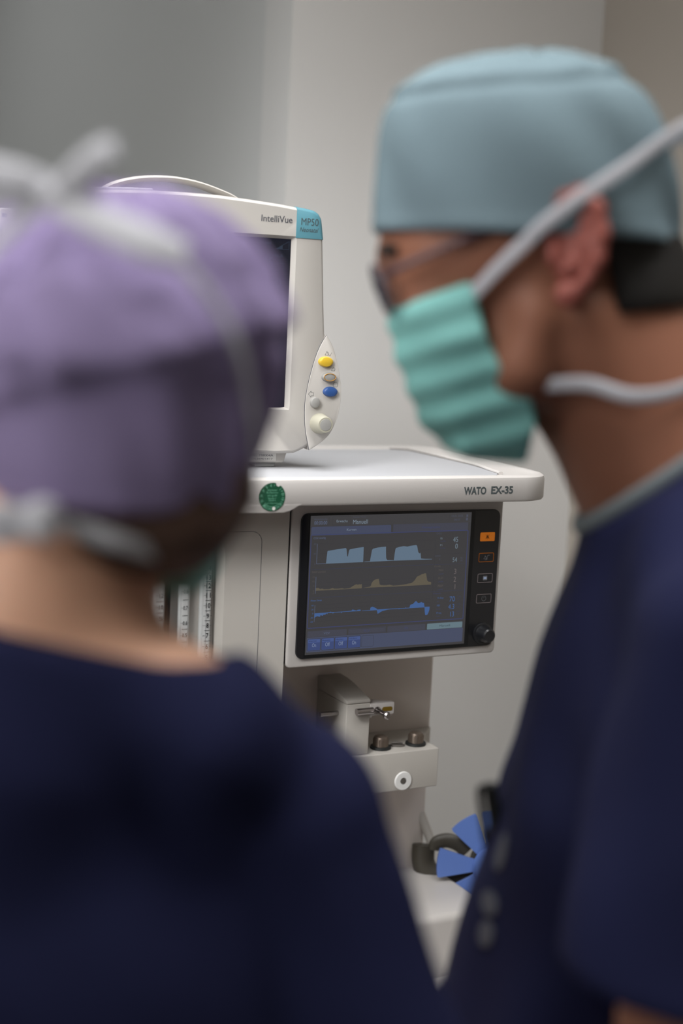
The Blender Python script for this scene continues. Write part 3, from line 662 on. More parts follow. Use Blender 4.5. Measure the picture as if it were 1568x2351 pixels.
for zz, c_ in ((0.225, 'mpd'), (0.19, 'mpd'), (0.155, 'mpd'), (0.12, 'mpd')):
    fl.line(G[c_], [(-0.13 + 0.19 * i / 90, -(zz + 0.012 * (math.exp(-((i % 15) - 6) ** 2 * 1.2) - .25 * math.exp(-((i % 15) - 8) ** 2 * 2)))) for i in range(91)], 0.0005, 1)
    fl.text(G['mpd'], str(int(60 + zz * 200)), 0.070, -zz, 0.085, -zz - 0.012, layer=1)
fl.build('screen', mn, 'dark navy screen')
O2 = MT @ Vector((0, -0.0353, 0)); Un = MT.to_3x3() @ Vector((1, 0, 0)); Nn = MT.to_3x3() @ Vector((0, -1, 0))
fl = Flat(O2, Un, (0, 0, -1), Nn)
fl.text(M['dark'], 'IntelliVue', 0.0677, -0.2752, 0.1037, -0.2822, bold=0.006)
fl.build('lettering', mn, 'dark printed lettering')
# badge
def clip_poly(P, keep):
    return [p for p in P if keep(p)]
bo = [p for p in poly_ray(outl, mcn, 900) if p[0] > 0.1086 and p[1] > 0.2597]
bo = sorted(bo, key=lambda p: -atan2(p[1] - mcn[1], p[0] - mcn[0]))
top0 = bo[0]; bot0 = bo[-1]
bd = [(0.1086, top0[1])] + bo + [(bot0[0], 0.2597), (0.1086, 0.2597)]
def off(P, s): return [(mcn[0] + (x - mcn[0]) * s, mcn[1] + (z - mcn[1]) * s) if not (abs(x - 0.1086) < 1e-6 or abs(z - 0.2597) < 1e-6) else (x, z) for x, z in P]
def offk(P, s):
    out = []
    for x, z in P:
        X_, Z_ = mcn[0] + (x - mcn[0]) * s, mcn[1] + (z - mcn[1]) * s
        X_ = x if abs(x - 0.1086) < 1e-6 else max(X_, 0.1088); Z_ = z if abs(z - 0.2597) < 1e-6 else max(Z_, 0.2599)
        out.append((X_, Z_))
    return out
lp = [[(x, -0.006, z) for x, z in offk(bd, 1.0005)], [(x, -0.0262, z) for x, z in offk(bd, 1.005)], [(x, -0.0308, z) for x, z in offk(bd, 1.0)], [(x, -0.0340, z) for x, z in offk(bd, 0.992)], [(x, -0.0358, z) for x, z in offk(bd, 0.975)]]
mm('badge', loops_mesh(lp), M['badge'], mn, 'cyan corner badge')
bg_ = bpy.data.objects['badge']
fl = Flat(O2 + Nn * 0.0008, Un, (0, 0, -1), Nn)
fl.text(M['ink'], 'MP50', 0.1140, -0.2740, 0.1342, -0.2818, bold=0.0)
fl.text(M['ink'], 'Neonatal', 0.1124, -0.2668, 0.1332, -0.2716, shear=0.25)
fl.build('lettering', bg_)
# alarm lamp window at the top left
al = [(-0.158, 0.2925), (-0.13, 0.2945), (-0.10, 0.2968), (-0.075, 0.2980), (-0.053, 0.2988)]
mm('alarm_lamp', prism([(x, z - 0.006) for x, z in al[::-1]] + [(x, z + 0.003) for x, z in al], -0.031, -0.002, 'y', r=0.0012), M['lens'], mn, 'clear alarm lamp window')
# handle
mm('handle', sweep([(-0.100, 0.052, 0.285), (-0.088, 0.050, 0.304), (-0.057, 0.048, 0.3155), (-0.020, 0.048, 0.3195), (0.012, 0.048, 0.3170), (0.040, 0.049, 0.310), (0.060, 0.051, 0.302), (0.072, 0.053, 0.288)], 0.034, 0.0068, [(0, 0, 1)] * 8, n=6), M['mon'], mn, 'carrying handle')
# control pod
pl_ = catmull([(0.1499, 0.1545, 0), (0.1406, 0.1365, 0), (0.1334, 0.1118, 0), (0.1288, 0.0872, 0), (0.1278, 0.070, 0), (0.1296, 0.0478, 0), (0.1352, 0.0238, 0)], 5)
pr_ = catmull([(0.1352, 0.0238, 0), (0.1508, 0.0342, 0), (0.1612, 0.0458, 0), (0.1686, 0.0659, 0), (0.1708, 0.0885, 0), (0.1680, 0.1104, 0), (0.1592, 0.1396, 0), (0.1499, 0.1545, 0)], 5)
pod = [(p[0], p[1]) for p in pl_] + [(p[0], p[1]) for p in pr_[1:-1]]
pcn = (0.150, 0.085)
def ps(s): return [(pcn[0] + (x - pcn[0]) * s, pcn[1] + (z - pcn[1]) * s) for x, z in pod]
lp = [[(x, 0.004, z) for x, z in ps(0.98)], [(x, -0.028, z) for x, z in ps(1.0)], [(x, -0.0350, z) for x, z in ps(1.0)], [(x, -0.0355, z) for x, z in ps(0.994)], [(x, -0.0358, z) for x, z in ps(0.98)]]
pd = mm('control_pod', loops_mesh(lp), M['mon'], mn)
mm('pod_seam', sweep([(p[0] - .0003, -0.0352, p[1]) for p in pl_], 0.0006, 0.0006, None, n=1, smooth=False, k=6), M['dark'], mn)
def key(name, c, rx, rz, m, lab):
    bm = bmesh.new(); rings = []
    for s, y in ((1.06, -0.0350), (1.06, -0.0368), (1.0, -0.0380), (0.97, -0.0392), (0.88, -0.0400), (0.6, -0.0405), (0.001, -0.0407)):
        rings.append([(c[0] + rx * s * cos(2 * pi * i / 32), y, c[1] + rz * s * sin(2 * pi * i / 32)) for i in range(32)])
    bm.free(); mm(name, loops_mesh(rings), m, pd, lab)
key('key', (0.1499, 0.1244), 0.0084, 0.0056, M['yellow'], 'yellow oval key')
key('key', (0.1545, 0.1072), 0.0083, 0.0052, M['knobgrey'], 'grey oval key with an amber ring')
key('key', (0.1570, 0.0907), 0.0083, 0.0056, M['bluekey'], 'blue oval key')
key('key', (0.1390, 0.0781), 0.0054, 0.0060, M['knobgrey'], 'round grey key')
ring = [MT @ Vector((0.1545 + 0.0070 * cos(a), -0.0406, 0.1072 + 0.0041 * sin(a))) for a in [2 * pi * i / 32 for i in range(33)]]
mk('key_ring', sweep([tuple(p) for p in ring], 0.0008, 0.0008, None, smooth=False, k=6), M['amber'], pd, label='amber ring on the grey key')
mm('rotary_knob', lathe([(0.0118, -0.0014), (0.0115, 0.003), (0.0102, 0.010), (0.0092, 0.0185), (0.0084, 0.0198), (0.0066, 0.0198)], (0.1459, -0.0366, 0.0545), (0, -1, 0), 40), M['knobbeige'], pd, 'beige rotary knob')
mm('knob_cap', lathe([(0.0068, 0), (0.0067, 0.0006), (0.0060, 0.0008), (0.0, 0.0008)], (0.1459, -0.0562, 0.0545), (0, -1, 0), 32), M['knobgrey'], pd, 'grey knob cap')
ik = M['ink']
def sym(): return Flat(O2 + Nn * 0.0007, Un, (0, 0, -1), Nn, k=0.001)
fl = sym()
def bell(x, z): fl.line(ik, [(x - 2.2, -z + 2.1), (x + 2.2, -z + 2.2), (x + .1, -z - 2.2)], .28, 0, True); fl.line(ik, [(x + .9, -z - 1.6), (x + 2.1, -z - .9), (x + 2.4, -z + .4), (x + 2.0, -z + 2.0)], .25, 0)
bell(151.0, 133.9); fl.line(ik, [(154.0, -132.2), (154.9, -131.0), (157.0, -135.0)], .3, 0)
fl.build('key_symbol', pd); fl = sym(); bell(159.6, 116.6); fl.build('key_symbol', pd); fl = sym()
fl.line(ik, rrect(160.6, -101.2, 165.8, -96.4, 1.1, 3), .3, 0, True); fl.build('key_symbol', pd); fl = sym()
fl.line(ik, [(131.0, -87.4), (134.2, -91.0), (134.2, -89.2), (137.0, -89.2), (137.0, -85.6), (134.2, -85.6), (134.2, -84.0)], .3, 0, True)
fl.build('key_symbol', pd)
# base and feet
bs = mm('base', prism([(-0.15, 0.0075), (0.1085, 0.0075), (0.1110, 0.0090), (0.1145, 0.0215), (-0.155, 0.0215)], -0.020, 0.06, 'y', r=0.0015), M['mon'], mn)
for x in (0.090, -0.130):
    for y in (-0.008, 0.045):
        mm('foot', prism([(x - 0.012, 0.0024), (x + 0.0105, 0.0024), (x + 0.0120, 0.0080), (x - 0.013, 0.0080)], y - 0.008, y + 0.008, 'y', r=0.0008), M['footgrey'], bs, 'grey rubber foot')
fl = Flat(MT @ Vector((0, -0.0204, 0)), Un, (0, 0, -1), Nn)
fl.rect(M['label'], 0.062, -0.0185, 0.101, -0.0098, layer=0)
fl.text(M['dark'], 'No. M8004A', 0.072, -0.0148, 0.0975, -0.0172, layer=1); fl.text(M['dark'], 'DE36401817', 0.072, -0.0110, 0.0970, -0.0130, layer=1)
fl.build('type_label', bs, 'small white type label')
# module plug on the left flank, with a green sticker near it
mm('side_plug', box((-0.212, -0.012, 0.236), (-0.172, 0.018, 0.271), 0.004), M['white'], mn, 'white plug on the left flank')
fl = Flat(MT @ Vector((0, -0.0123, 0)), Un, (0, 0, -1), Nn)
fl.rect(M['label'], -0.2095, -0.2695, -0.2015, -0.238, layer=0); fl.rect(M['bluekey'], -0.2085, -0.2655, -0.2035, -0.2618, layer=1)
for z in (0.256, 0.2495, 0.245): fl.rect(M['dark'], -0.2070, -z - .0012, -0.2050, -z + .001, layer=1)
fl.build('plug_label', mn)
stc = MT @ Vector((-0.1806, -0.0155, 0.2575)); su = (MT.to_3x3() @ Vector((0.15, -1, 0))).normalized(); sn_ = (MT.to_3x3() @ Vector((-1, -0.15, 0))).normalized()
fl = Flat(stc, su, (0, 0, -1), sn_, k=0.001)
fl.poly(M['green'], [(10.0 * cos(2 * pi * i / 40), 15 * sin(2 * pi * i / 40)) for i in range(40)], 1)
for y in (-4.5, -1.5, 1.5, 4.5): fl.text(M['greenink'], 'Prüfung', -5.5, y + 1, 5.5, y - .8, layer=2)
fl.build('inspection_sticker', mn, 'green inspection sticker')

# ------------------------------------------------------------------ organic shapes from distance fields
class Field:
    def __init__(s, lo, hi, h):
        s.lo = np.array(lo, float); s.h = h; s.n = (np.ceil((np.array(hi) - s.lo) / h)).astype(int) + 1
        s.F = np.full(s.n, 1.0, np.float32)
    def grid(s, b0, b1):
        i0 = np.maximum(((np.array(b0) - s.lo) / s.h).astype(int) - 1, 0); i1 = np.minimum(((np.array(b1) - s.lo) / s.h).astype(int) + 2, s.n)
        if (i1 <= i0).any(): return None
        ax = [s.lo[k] + s.h * np.arange(i0[k], i1[k]) for k in range(3)]
        X = np.stack(np.meshgrid(*ax, indexing='ij'), -1).astype(np.float32)
        return X, tuple(slice(i0[k], i1[k]) for k in range(3))
    def put(s, fn, b0, b1, k=0.01, sub=False):
        m = max(k * 1.2, s.h * 2) + 0.004; g_ = s.grid(np.array(b0) - m, np.array(b1) + m)
        if g_ is None: return
        X, sl = g_; d = fn(X); A = s.F[sl]
        if sub:
            hh = np.clip(0.5 - 0.5 * (A + d) / k, 0, 1); s.F[sl] = A * (1 - hh) + (-d) * hh + k * hh * (1 - hh)
        else:
            hh = np.clip(0.5 + 0.5 * (A - d) / k, 0, 1); s.F[sl] = A * (1 - hh) + d * hh - k * hh * (1 - hh)
    def cone(s, a, b, r1, r2, k=0.01, sub=False, flat=None):
        a = np.array(a, np.float32); b = np.array(b, np.float32); ab = b - a; L = max(float(ab @ ab), 1e-9); rm = max(r1, r2)
        def fn(X):
            t = np.clip(((X - a) @ ab) / L, 0, 1); d = X - (a + t[..., None] * ab)
            return np.sqrt((d ** 2).sum(-1)) - (r1 + t * (r2 - r1))
        s.put(fn, np.minimum(a, b) - rm, np.maximum(a, b) + rm, k, sub)
    def ell(s, c, r, k=0.01, rot=None, sub=False):
        c = np.array(c, np.float32); r = np.array(r, np.float32); R_ = np.array(rot.to_matrix() if rot is not None else np.eye(3), np.float32)
        def fn(X):
            q = (X - c) @ R_; k0 = np.sqrt(((q / r) ** 2).sum(-1)); k1 = np.sqrt(((q / r ** 2) ** 2).sum(-1)) + 1e-6
            return k0 * (k0 - 1) / k1
        m = r.max(); s.put(fn, c - m, c + m, k, sub)
    def coords(s):
        ax = [s.lo[k] + s.h * np.arange(s.n[k]) for k in range(3)]
        return np.meshgrid(*ax, indexing='ij', sparse=True)
    def mesh(s):
        F = s.F; ins = F < 0; nx, ny, nz = F.shape
        P = np.zeros((nx - 1, ny - 1, nz - 1, 3), np.float32); Cn = np.zeros((nx - 1, ny - 1, nz - 1), np.float32)
        for ax in range(3):
            o1, o2 = [k for k in range(3) if k != ax]
            for d1 in (0, 1):
                for d2 in (0, 1):
                    s0 = [None] * 3; s1 = [None] * 3
                    s0[ax] = slice(0, F.shape[ax] - 1); s1[ax] = slice(1, F.shape[ax])
                    for o, d in ((o1, d1), (o2, d2)):
                        s0[o] = s1[o] = slice(d, F.shape[o] - 1 + d)
                    A = F[tuple(s0)]; B = F[tuple(s1)]; cr = (A < 0) != (B < 0)
                    t = np.where(cr, A / np.where(cr, A - B, 1), 0)
                    P[..., ax] += np.where(cr, t, 0); P[..., o1] += np.where(cr, d1, 0); P[..., o2] += np.where(cr, d2, 0); Cn += cr
        act = Cn > 0; idx = np.full(Cn.shape, -1, np.int64); idx[act] = np.arange(act.sum())
        ijk = np.argwhere(act); V = s.lo + s.h * (ijk + P[act] / Cn[act][:, None])
        Q = []
        for ax in range(3):
            o1, o2 = [(1, 2), (2, 0), (0, 1)][ax]
            s0 = [slice(None)] * 3; s1 = [slice(None)] * 3; s0[ax] = slice(0, -1); s1[ax] = slice(1, None)
            for o in (o1, o2): s0[o] = slice(1, -1); s1[o] = slice(1, -1)
            A = ins[tuple(s0)]; B = ins[tuple(s1)]; cr = A != B; e = np.argwhere(cr); 
            if not len(e): continue
            base = e.copy(); base[:, o1] += 1; base[:, o2] += 1
            def gi_(a, b):
                q = base.copy(); q[:, o1] += a; q[:, o2] += b; return idx[q[:, 0], q[:, 1], q[:, 2]]
            q = np.stack([gi_(-1, -1), gi_(0, -1), gi_(0, 0), gi_(-1, 0)], 1)
            flip = ~A[cr]; q[flip] = q[flip][:, ::-1]; Q.append(q)
        Q = np.concatenate(Q); Q = Q[(Q >= 0).all(1)]
        return V, Q

def np_mesh(V, Q, T=None, relax=0):
    V = np.array(V, float); Q = np.array(Q)
    if relax:
        e = np.concatenate([Q[:, [0, 1]], Q[:, [1, 2]], Q[:, [2, 3]], Q[:, [3, 0]]]); 
        for _ in range(relax):
            S_ = np.zeros_like(V); c = np.zeros(len(V))
            for a, b in ((0, 1), (1, 0)):
                for k in range(3): S_[:, k] += np.bincount(e[:, a], V[e[:, b], k], len(V))
                c += np.bincount(e[:, a], minlength=len(V))
            V = V * 0.5 + 0.5 * S_ / np.maximum(c, 1)[:, None]
    if T is not None:
        Mx = np.array(T); V = V @ Mx[:3, :3].T + Mx[:3, 3]
    me = bpy.data.meshes.new('mesh'); me.vertices.add(len(V)); me.vertices.foreach_set('co', V.astype(np.float32).ravel())
    me.loops.add(len(Q) * 4); me.loops.foreach_set('vertex_index', Q.astype(np.int32).ravel())
    me.polygons.add(len(Q)); me.polygons.foreach_set('loop_start', np.arange(0, len(Q) * 4, 4, dtype=np.int32)); me.polygons.foreach_set('loop_total', np.full(len(Q), 4, np.int32))
    me.update(calc_edges=True); me.validate()
    return me

def org(name, field, m, parent, T, label=None, relax=2):
    V, Q = field.mesh(); me = np_mesh(V, Q, T, relax)
    o = bpy.data.objects.new(name, me); COL.objects.link(o); me.materials.append(m)
    me.polygons.foreach_set('use_smooth', [True] * len(me.polygons))
    o.parent = parent; o.matrix_parent_inverse = wmat(parent).inverted()
    if label: o['label'] = label
    return o

def folds(X, Y, Z, amp, seed=0, sc=1.0):
    rs = np.random.RandomState(seed); out = 0
    for i in range(7):
        k = rs.uniform(14, 60, 3) * sc * np.array([1, 1, 0.45]); k *= rs.choice([-1, 1], 3); ph = rs.uniform(0, 6.28)
        out = out + np.sin(X * k[0] + Y * k[1] + Z * k[2] + ph + 1.3 * np.sin(Z * 21 * sc + X * 17 + i)) / (1 + i * 0.3)
    return (amp * out / 2.2).astype(np.float32)

def loft_cap(rows, ac=0.0, cy=0.0, amp=0.002, seed=0, e=0.9, n=120, k=6, extra=None):
    """rows: z, front, back, half width; front/back along x measured from ac"""
    R_ = np.array(rows, float); s = np.linspace(0, len(R_) - 1, (len(R_) - 1) * k + 1)
    C_ = np.stack([np.array([p for p in catmull([(v, 0, 0) for v in R_[:, j]], k)])[:, 0] for j in range(4)], 1)
    V = []; rs = np.random.RandomState(seed)
    th = np.linspace(0, 2 * pi, n, endpoint=False)
    ks = [(rs.randint(2, 15), rs.uniform(20, 90), rs.uniform(0, 6.28)) for _ in range(12)]
    m = len(C_)
    for i, (z, f_, b_, w_) in enumerate(C_):
        c = np.sign(np.cos(th)) * np.abs(np.cos(th)) ** e; s_ = np.sign(np.sin(th)) * np.abs(np.sin(th)) ** e
        d = sum(np.sin(a * th + bb * z + p + np.sin(2 * th + p)) for a, bb, p in ks) * amp / 4.0
        if extra is not None: d = d + extra(th, z, i / (m - 1))
        rx = np.where(c > 0, f_ - ac, ac - b_)
        x = ac + c * (rx + d); y = cy + s_ * (w_ + d)
        V.append(np.stack([x, y, np.full(n, z) + (d * 0.8 if i > m * 0.6 else 0)], 1))
    V = np.concatenate(V); Q = []
    for i in range(m - 1):
        for j in range(n): Q.append((i * n + j, i * n + (j + 1) % n, (i + 1) * n + (j + 1) % n, (i + 1) * n + j))
    return V, np.array(Q)

def cap_obj(name, VQ, m, parent, T, label, tilt=None):
    V, Q = VQ; V = V.copy()
    if tilt is not None: V = tilt(V)
    me = np_mesh(V, Q, T); o = bpy.data.objects.new(name, me); COL.objects.link(o); me.materials.append(m)
    me.polygons.foreach_set('use_smooth', [True] * len(me.polygons)); o.parent = parent; o.matrix_parent_inverse = wmat(parent).inverted()
    o['label'] = label
    md = o.modifiers.new('thick', 'SOLIDIFY'); md.thickness = 0.0012; md.offset = -1
    return o

SKIN = mat('skin', (154, 104, 82), 0.55, sss=0.08, var=0.08, vscale=30, spec=0.35)
SKIN2 = mat('skin_light', (222, 172, 144), 0.55, sss=0.08, var=0.06, vscale=30, spec=0.35)
EARSK = mat('skin_ear', (150, 84, 74), 0.5, sss=0.15, spec=0.35)
HAIRB = mat('hair_black', (22, 19, 16), 0.6, bump=0.6, bscale=500)
HAIRBR = mat('hair_brown', (72, 48, 36), 0.6, bump=0.6, bscale=500)
NAVY = mat('scrub_navy', (28, 31, 62), 0.85, bump=0.25, bscale=1200, spec=0.15, var=0.12, vscale=14)
TRIM = mat('undershirt_grey', (120, 128, 132), 0.85)
TEALCAP = mat('cap_teal', (118, 137, 145), 0.85, bump=0.35, bscale=700, spec=0.15, var=0.06, vscale=40)
PURPLE = mat('cap_purple', (144, 130, 168), 0.85, bump=0.35, bscale=700, spec=0.15, var=0.08, vscale=40)
MASKT = mat('mask_teal', (148, 214, 208), 0.8, bump=0.2, bscale=900, spec=0.15)
TIEW = mat('tie_white', (196, 196, 202), 0.8, spec=0.2)
FRAME = mat('glasses_frame', (70, 52, 62), 0.3)
LENSG = mat('glasses_lens', (230, 230, 235), 0.05, trans=1.0)
SHOE = mat('clog_white', (200, 200, 200), 0.5)

def hand(Fd, wrist, d, palmn, side, skin_k=0.006):
    """palm and five bent fingers; d: direction of fingers, palmn: palm normal"""
    w_ = np.array(wrist, float); d = np.array(d, float); d /= np.linalg.norm(d); pn = np.array(palmn, float); pn -= d * (pn @ d); pn /= np.linalg.norm(pn); s_ = np.cross(d, pn) * side
    for k in (-0.026, -0.009, 0.009, 0.026):
        Fd.cone(w_ + s_ * k * .6, w_ + d * 0.088 + s_ * k, 0.016, 0.012, 0.012)
    for k, L in ((-0.028, 0.062), (-0.0095, 0.074), (0.0095, 0.080), (0.028, 0.070)):
        p = w_ + d * 0.092 + s_ * k; q = p + d * L * .45 + pn * L * .12; r_ = q + d * L * .26 + pn * L * .22; t = r_ + d * L * .12 + pn * L * .22
        Fd.cone(p, q, 0.0092, 0.0085, 0.003); Fd.cone(q, r_, 0.0085, 0.0078, 0.003); Fd.cone(r_, t, 0.0078, 0.0068, 0.003)
    p = w_ + d * 0.022 + s_ * 0.030; q = p + d * 0.030 + s_ * 0.026 + pn * .01; t = q + d * 0.028 + s_ * 0.006 + pn * .012
    Fd.cone(w_ + d * .01 + s_ * .015, p, 0.015, 0.013, 0.008); Fd.cone(p, q, 0.0125, 0.0100, 0.005); Fd.cone(q, t, 0.0100, 0.0085, 0.004)

# ================================================================== man at the right, profile to the left
PA = atan2(0.4581, -0.8889) - radians(8)
man = thing('person', 'person in a pale teal cap, glasses, teal mask and navy scrubs, seen in profile', 'person', (-0.1151, -0.5586, 0), PA)
MM = Matrix.Translation((-0.1151, -0.5586, 0)) @ Matrix.Rotation(PA, 4, 'Z')
# x forward, y to his left (towards the camera), z up
B = Field((-0.34, -0.36, 0.0), (0.30, 0.36, 1.76), 0.0055)
B.ell((0.0, 0, 1.630), (0.097, 0.074, 0.090), 0.01)
B.ell((0.045, 0, 1.600), (0.058, 0.064, 0.055), 0.02)
B.ell((0.030, 0, 1.545), (0.050, 0.052, 0.062), 0.02)
B.cone((0.092, 0.022, 1.594), (0.092, -0.022, 1.594), 0.011, 0.011, 0.012)
B.ell((0.101, 0.030, 1.580), (0.016, 0.017, 0.012), 0.008, sub=True); B.ell((0.101, -0.030, 1.580), (0.016, 0.017, 0.012), 0.008, sub=True)
B.ell((0.078, 0.030, 1.580), (0.013, 0.013, 0.010), 0.004); B.ell((0.078, -0.030, 1.580), (0.013, 0.013, 0.010), 0.004)
B.cone((0.088, 0, 1.583), (0.078, 0, 1.548), 0.008, 0.010, 0.010)
for s in (1, -1):
    B.ell((0.060, 0.034 * s, 1.555), (0.024, 0.022, 0.018), 0.015)
    B.cone((-0.012, 0.056 * s, 1.560), (-0.004, 0.050 * s, 1.520), 0.016, 0.016, 0.02)
    B.cone((-0.004, 0.047 * s, 1.520), (0.040, 0.018 * s, 1.490), 0.017, 0.015, 0.02)
    B.cone((0.068, 0.018 * s, 1.520), (0.070, 0, 1.522), 0.006, 0.007, 0.006)
    B.cone((0.064, 0.016 * s, 1.511), (0.066, 0, 1.510), 0.006, 0.007, 0.006)
B.ell((0.046, 0, 1.488), (0.018, 0.020, 0.016), 0.015)
B.cone((-0.040, 0, 1.540), (-0.098, 0, 1.452), 0.054, 0.053, 0.02)
B.cone((-0.098, 0, 1.452), (-0.150, 0, 1.360), 0.053, 0.070, 0.02)
B.cone((-0.058, 0, 1.575), (-0.120, 0, 1.455), 0.050, 0.052, 0.025)
for s in (1, -1): B.cone((-0.045, 0.056 * s, 1.560), (-0.085, 0.022 * s, 1.425), 0.012, 0.012, 0.02)
# torso
B.ell((-0.155, 0, 1.30), (0.100, 0.165, 0.155), 0.03); B.ell((-0.150, 0, 1.14), (0.100, 0.150, 0.19), 0.04); B.ell((-0.150, 0, 0.96), (0.100, 0.160, 0.12), 0.04)
for s in (1, -1):
    fo = 0.0 if s > 0 else -0.03
    B.cone((-0.138 + fo * .5, 0.05 * s, 1.400), (-0.145 + fo, 0.165 * s, 1.366), 0.043, 0.048, 0.03)
    sh = (-0.142 + fo, 0.188 * s, 1.360); el = (-0.122 + fo, 0.222 * s, 1.085); wr = (0.020 + fo, 0.21 * s, 0.880)
    B.cone(sh, el, 0.053, 0.040, 0.02); B.cone(el, wr, 0.040, 0.026, 0.012)
    hand(B, (0.025 + fo, 0.209 * s, 0.870), (.35, -0.05 * s, -1), (-1, 0, -.3), -s)
    hp = (-0.145, 0.090 * s, 0.92); kn = (-0.125, 0.105 * s, 0.50); an = (-0.150, 0.110 * s, 0.09)
    B.cone(hp, kn, 0.085, 0.056, 0.03); B.cone(kn, an, 0.056, 0.038, 0.02); B.cone(an, (-0.03, 0.125 * s, 0.035), 0.038, 0.030, 0.02)
body = org('body', B, SKIN, man, MM)
# ears
for s in (1, -1):
    Ef = Field((-0.075, 0.055 * s if s > 0 else -0.105, 1.550), (0.010, 0.105 if s > 0 else -0.055, 1.655), 0.0022)
    chain = [(-0.0165, .0765, 1.606), (-0.0155, .079, 1.622), (-0.022, .082, 1.635), (-0.034, .084, 1.638), (-0.0445, .0865, 1.629), (-0.0485, .0875, 1.612), (-0.0465, .087, 1.596), (-0.0405, .084, 1.583), (-0.034, .081, 1.574)]
    for a, b in zip(chain, chain[1:]): Ef.cone((a[0], a[1] * s, a[2]), (b[0], b[1] * s, b[2]), 0.0046, 0.0046, 0.004)
    inner_ = [(-0.0365, .084, 1.622), (-0.0395, .084, 1.606), (-0.0345, .082, 1.594), (-0.026, .080, 1.588)]
    for a, b in zip(inner_, inner_[1:]): Ef.cone((a[0], a[1] * s, a[2]), (b[0], b[1] * s, b[2]), 0.0036, 0.0036, 0.004)
    Ef.ell((-0.032, 0.0745 * s, 1.606), (0.0165, 0.0050, 0.031), 0.003)
    Ef.ell((-0.0290, 0.081 * s, 1.5730), (0.0095, 0.0055, 0.0090), 0.004)
    Ef.cone((-0.018, 0.078 * s, 1.600), (-0.0185, 0.079 * s, 1.595), 0.0045, 0.0045, 0.003)
    Ef.ell((-0.033, 0.068 * s, 1.606), (0.014, 0.012, 0.026), 0.006)
    org('ear', Ef, EARSK, man, MM, relax=1)
# hair below the cap
H = Field((-0.140, -0.09, 1.53), (0.06, 0.09, 1.64), 0.004)
H.cone((-0.030, 0, 1.612), (-0.052, 0, 1.575), 0.0715, 0.062, 0.01); H.cone((-0.052, 0, 1.605), (-0.072, 0, 1.565), 0.056, 0.052, 0.01)
X, Y, Z = H.coords(); H.F = np.maximum(H.F, (X + 0.062 - (Z - 1.56) * 0.22 + 6.0 * np.maximum(np.abs(Y) - 0.2, 0)).astype(np.float32)); H.F = np.maximum(H.F, (1.564 - 0.20 * (X + 0.075) - Z).astype(np.float32)); H.F = np.maximum(H.F, (Z - 1.619).astype(np.float32) + 0 * H.F)
for s in (1, -1): H.cone((-0.008, 0.068 * s, 1.616), (0.036, 0.064 * s, 1.616), 0.012, 0.006, 0.004)
org('hair', H, HAIRB, man, MM, 'short black hair')
for s in (1, -1):
    mk('eyebrow', sweep([(0.100, 0.016 * s, 1.594), (0.099, 0.032 * s, 1.600), (0.088, 0.048 * s, 1.598)], 0.008, 0.004, [(1, 0, 0)], n=5), HAIRB, man, T=MM)
# cap
rows = [(1.612, .1085, -.1045, .0830), (1.626, .1098, -.1040, .0850), (1.650, .1098, -.1005, .0865), (1.672, .1088, -.0955, .0855), (1.690, .1060, -.0880, .0820), (1.703, .1010, -.0800, .0765), (1.713, .0930, -.0710, .0690), (1.722, .0810, -.0590, .0590), (1.729, .0660, -.0450, .0470), (1.7345, .0450, -.0280, .0330), (1.738, .0220, -.0120, .0170), (1.739, .005, .004, .0005)]
def seam_m(th, z, t):
    zs = 1.712 - 0.010 * np.cos(th - 0.4)
    return -0.0022 * np.exp(-((z - zs) / 0.0035) ** 2) + 0.0020 * np.exp(-((z - zs - 0.007) / 0.004) ** 2) + (0.0012 * np.exp(-((z - 1.616) / 0.005) ** 2) if z < 1.64 else 0)
capm = cap_obj('surgical_cap', loft_cap(rows, amp=0.0022, seed=5, extra=seam_m), TEALCAP, man, MM, 'pale teal cloth surgical cap')
# glasses
bm = bmesh.new()
for s in (1, -1):
    rim = [(0.101 - 0.30 * dz - 0.22 * max(0, abs(yy) - 0.02), (yy) * s, 1.572 + dz) for yy, dz in [(0.033 + 0.024 * cos(a) * (1 - .12 * sin(a)), 0.0165 * sin(a)) for a in [2 * pi * i / 24 for i in range(25)]]]
    rim = [(0.088 + 0.42 * (p[2] - 1.572) - 0.25 * (abs(p[1]) - 0.033) + 0.010, p[1], p[2]) for p in rim]
    add_sweep(bm, rim, 0.003, 0.0025, None, smooth=False)
    add_sweep(bm, [(0.094, 0.058 * s, 1.580), (0.085, 0.068 * s, 1.585), (0.040, 0.0765 * s, 1.606), (-0.005, 0.0785 * s, 1.626), (-0.024, 0.080 * s, 1.632)], 0.0045, 0.0022, [(0, s, 0)], n=6)
add_sweep(bm, [(0.103, 0.010, 1.575), (0.106, 0, 1.578), (0.103, -0.010, 1.575)], 0.0035, 0.003, None, n=4)
mk('glasses', bm, FRAME, man, label='dark framed glasses', T=MM)
gl = bpy.data.objects['glasses']
for s in (1, -1):
    bm = bmesh.new(); P = [(0.033 + 0.023 * cos(a), 0.0155 * sin(a)) for a in [2 * pi * i / 24 for i in range(24)]]
    vs = [bm.verts.new((0.098 + 0.42 * dz - 0.25 * (yy - 0.033), yy * s, 1.572 + dz)) for yy, dz in P]; bm.faces.new(vs)
    r_ = bmesh.ops.extrude_face_region(bm, geom=bm.faces[:]); bmesh.ops.translate(bm, vec=(0.0015, 0, 0), verts=[v for v in r_['geom'] if isinstance(v, bmesh.types.BMVert)])
    mk('lens', bm, LENSG, gl, T=MM)
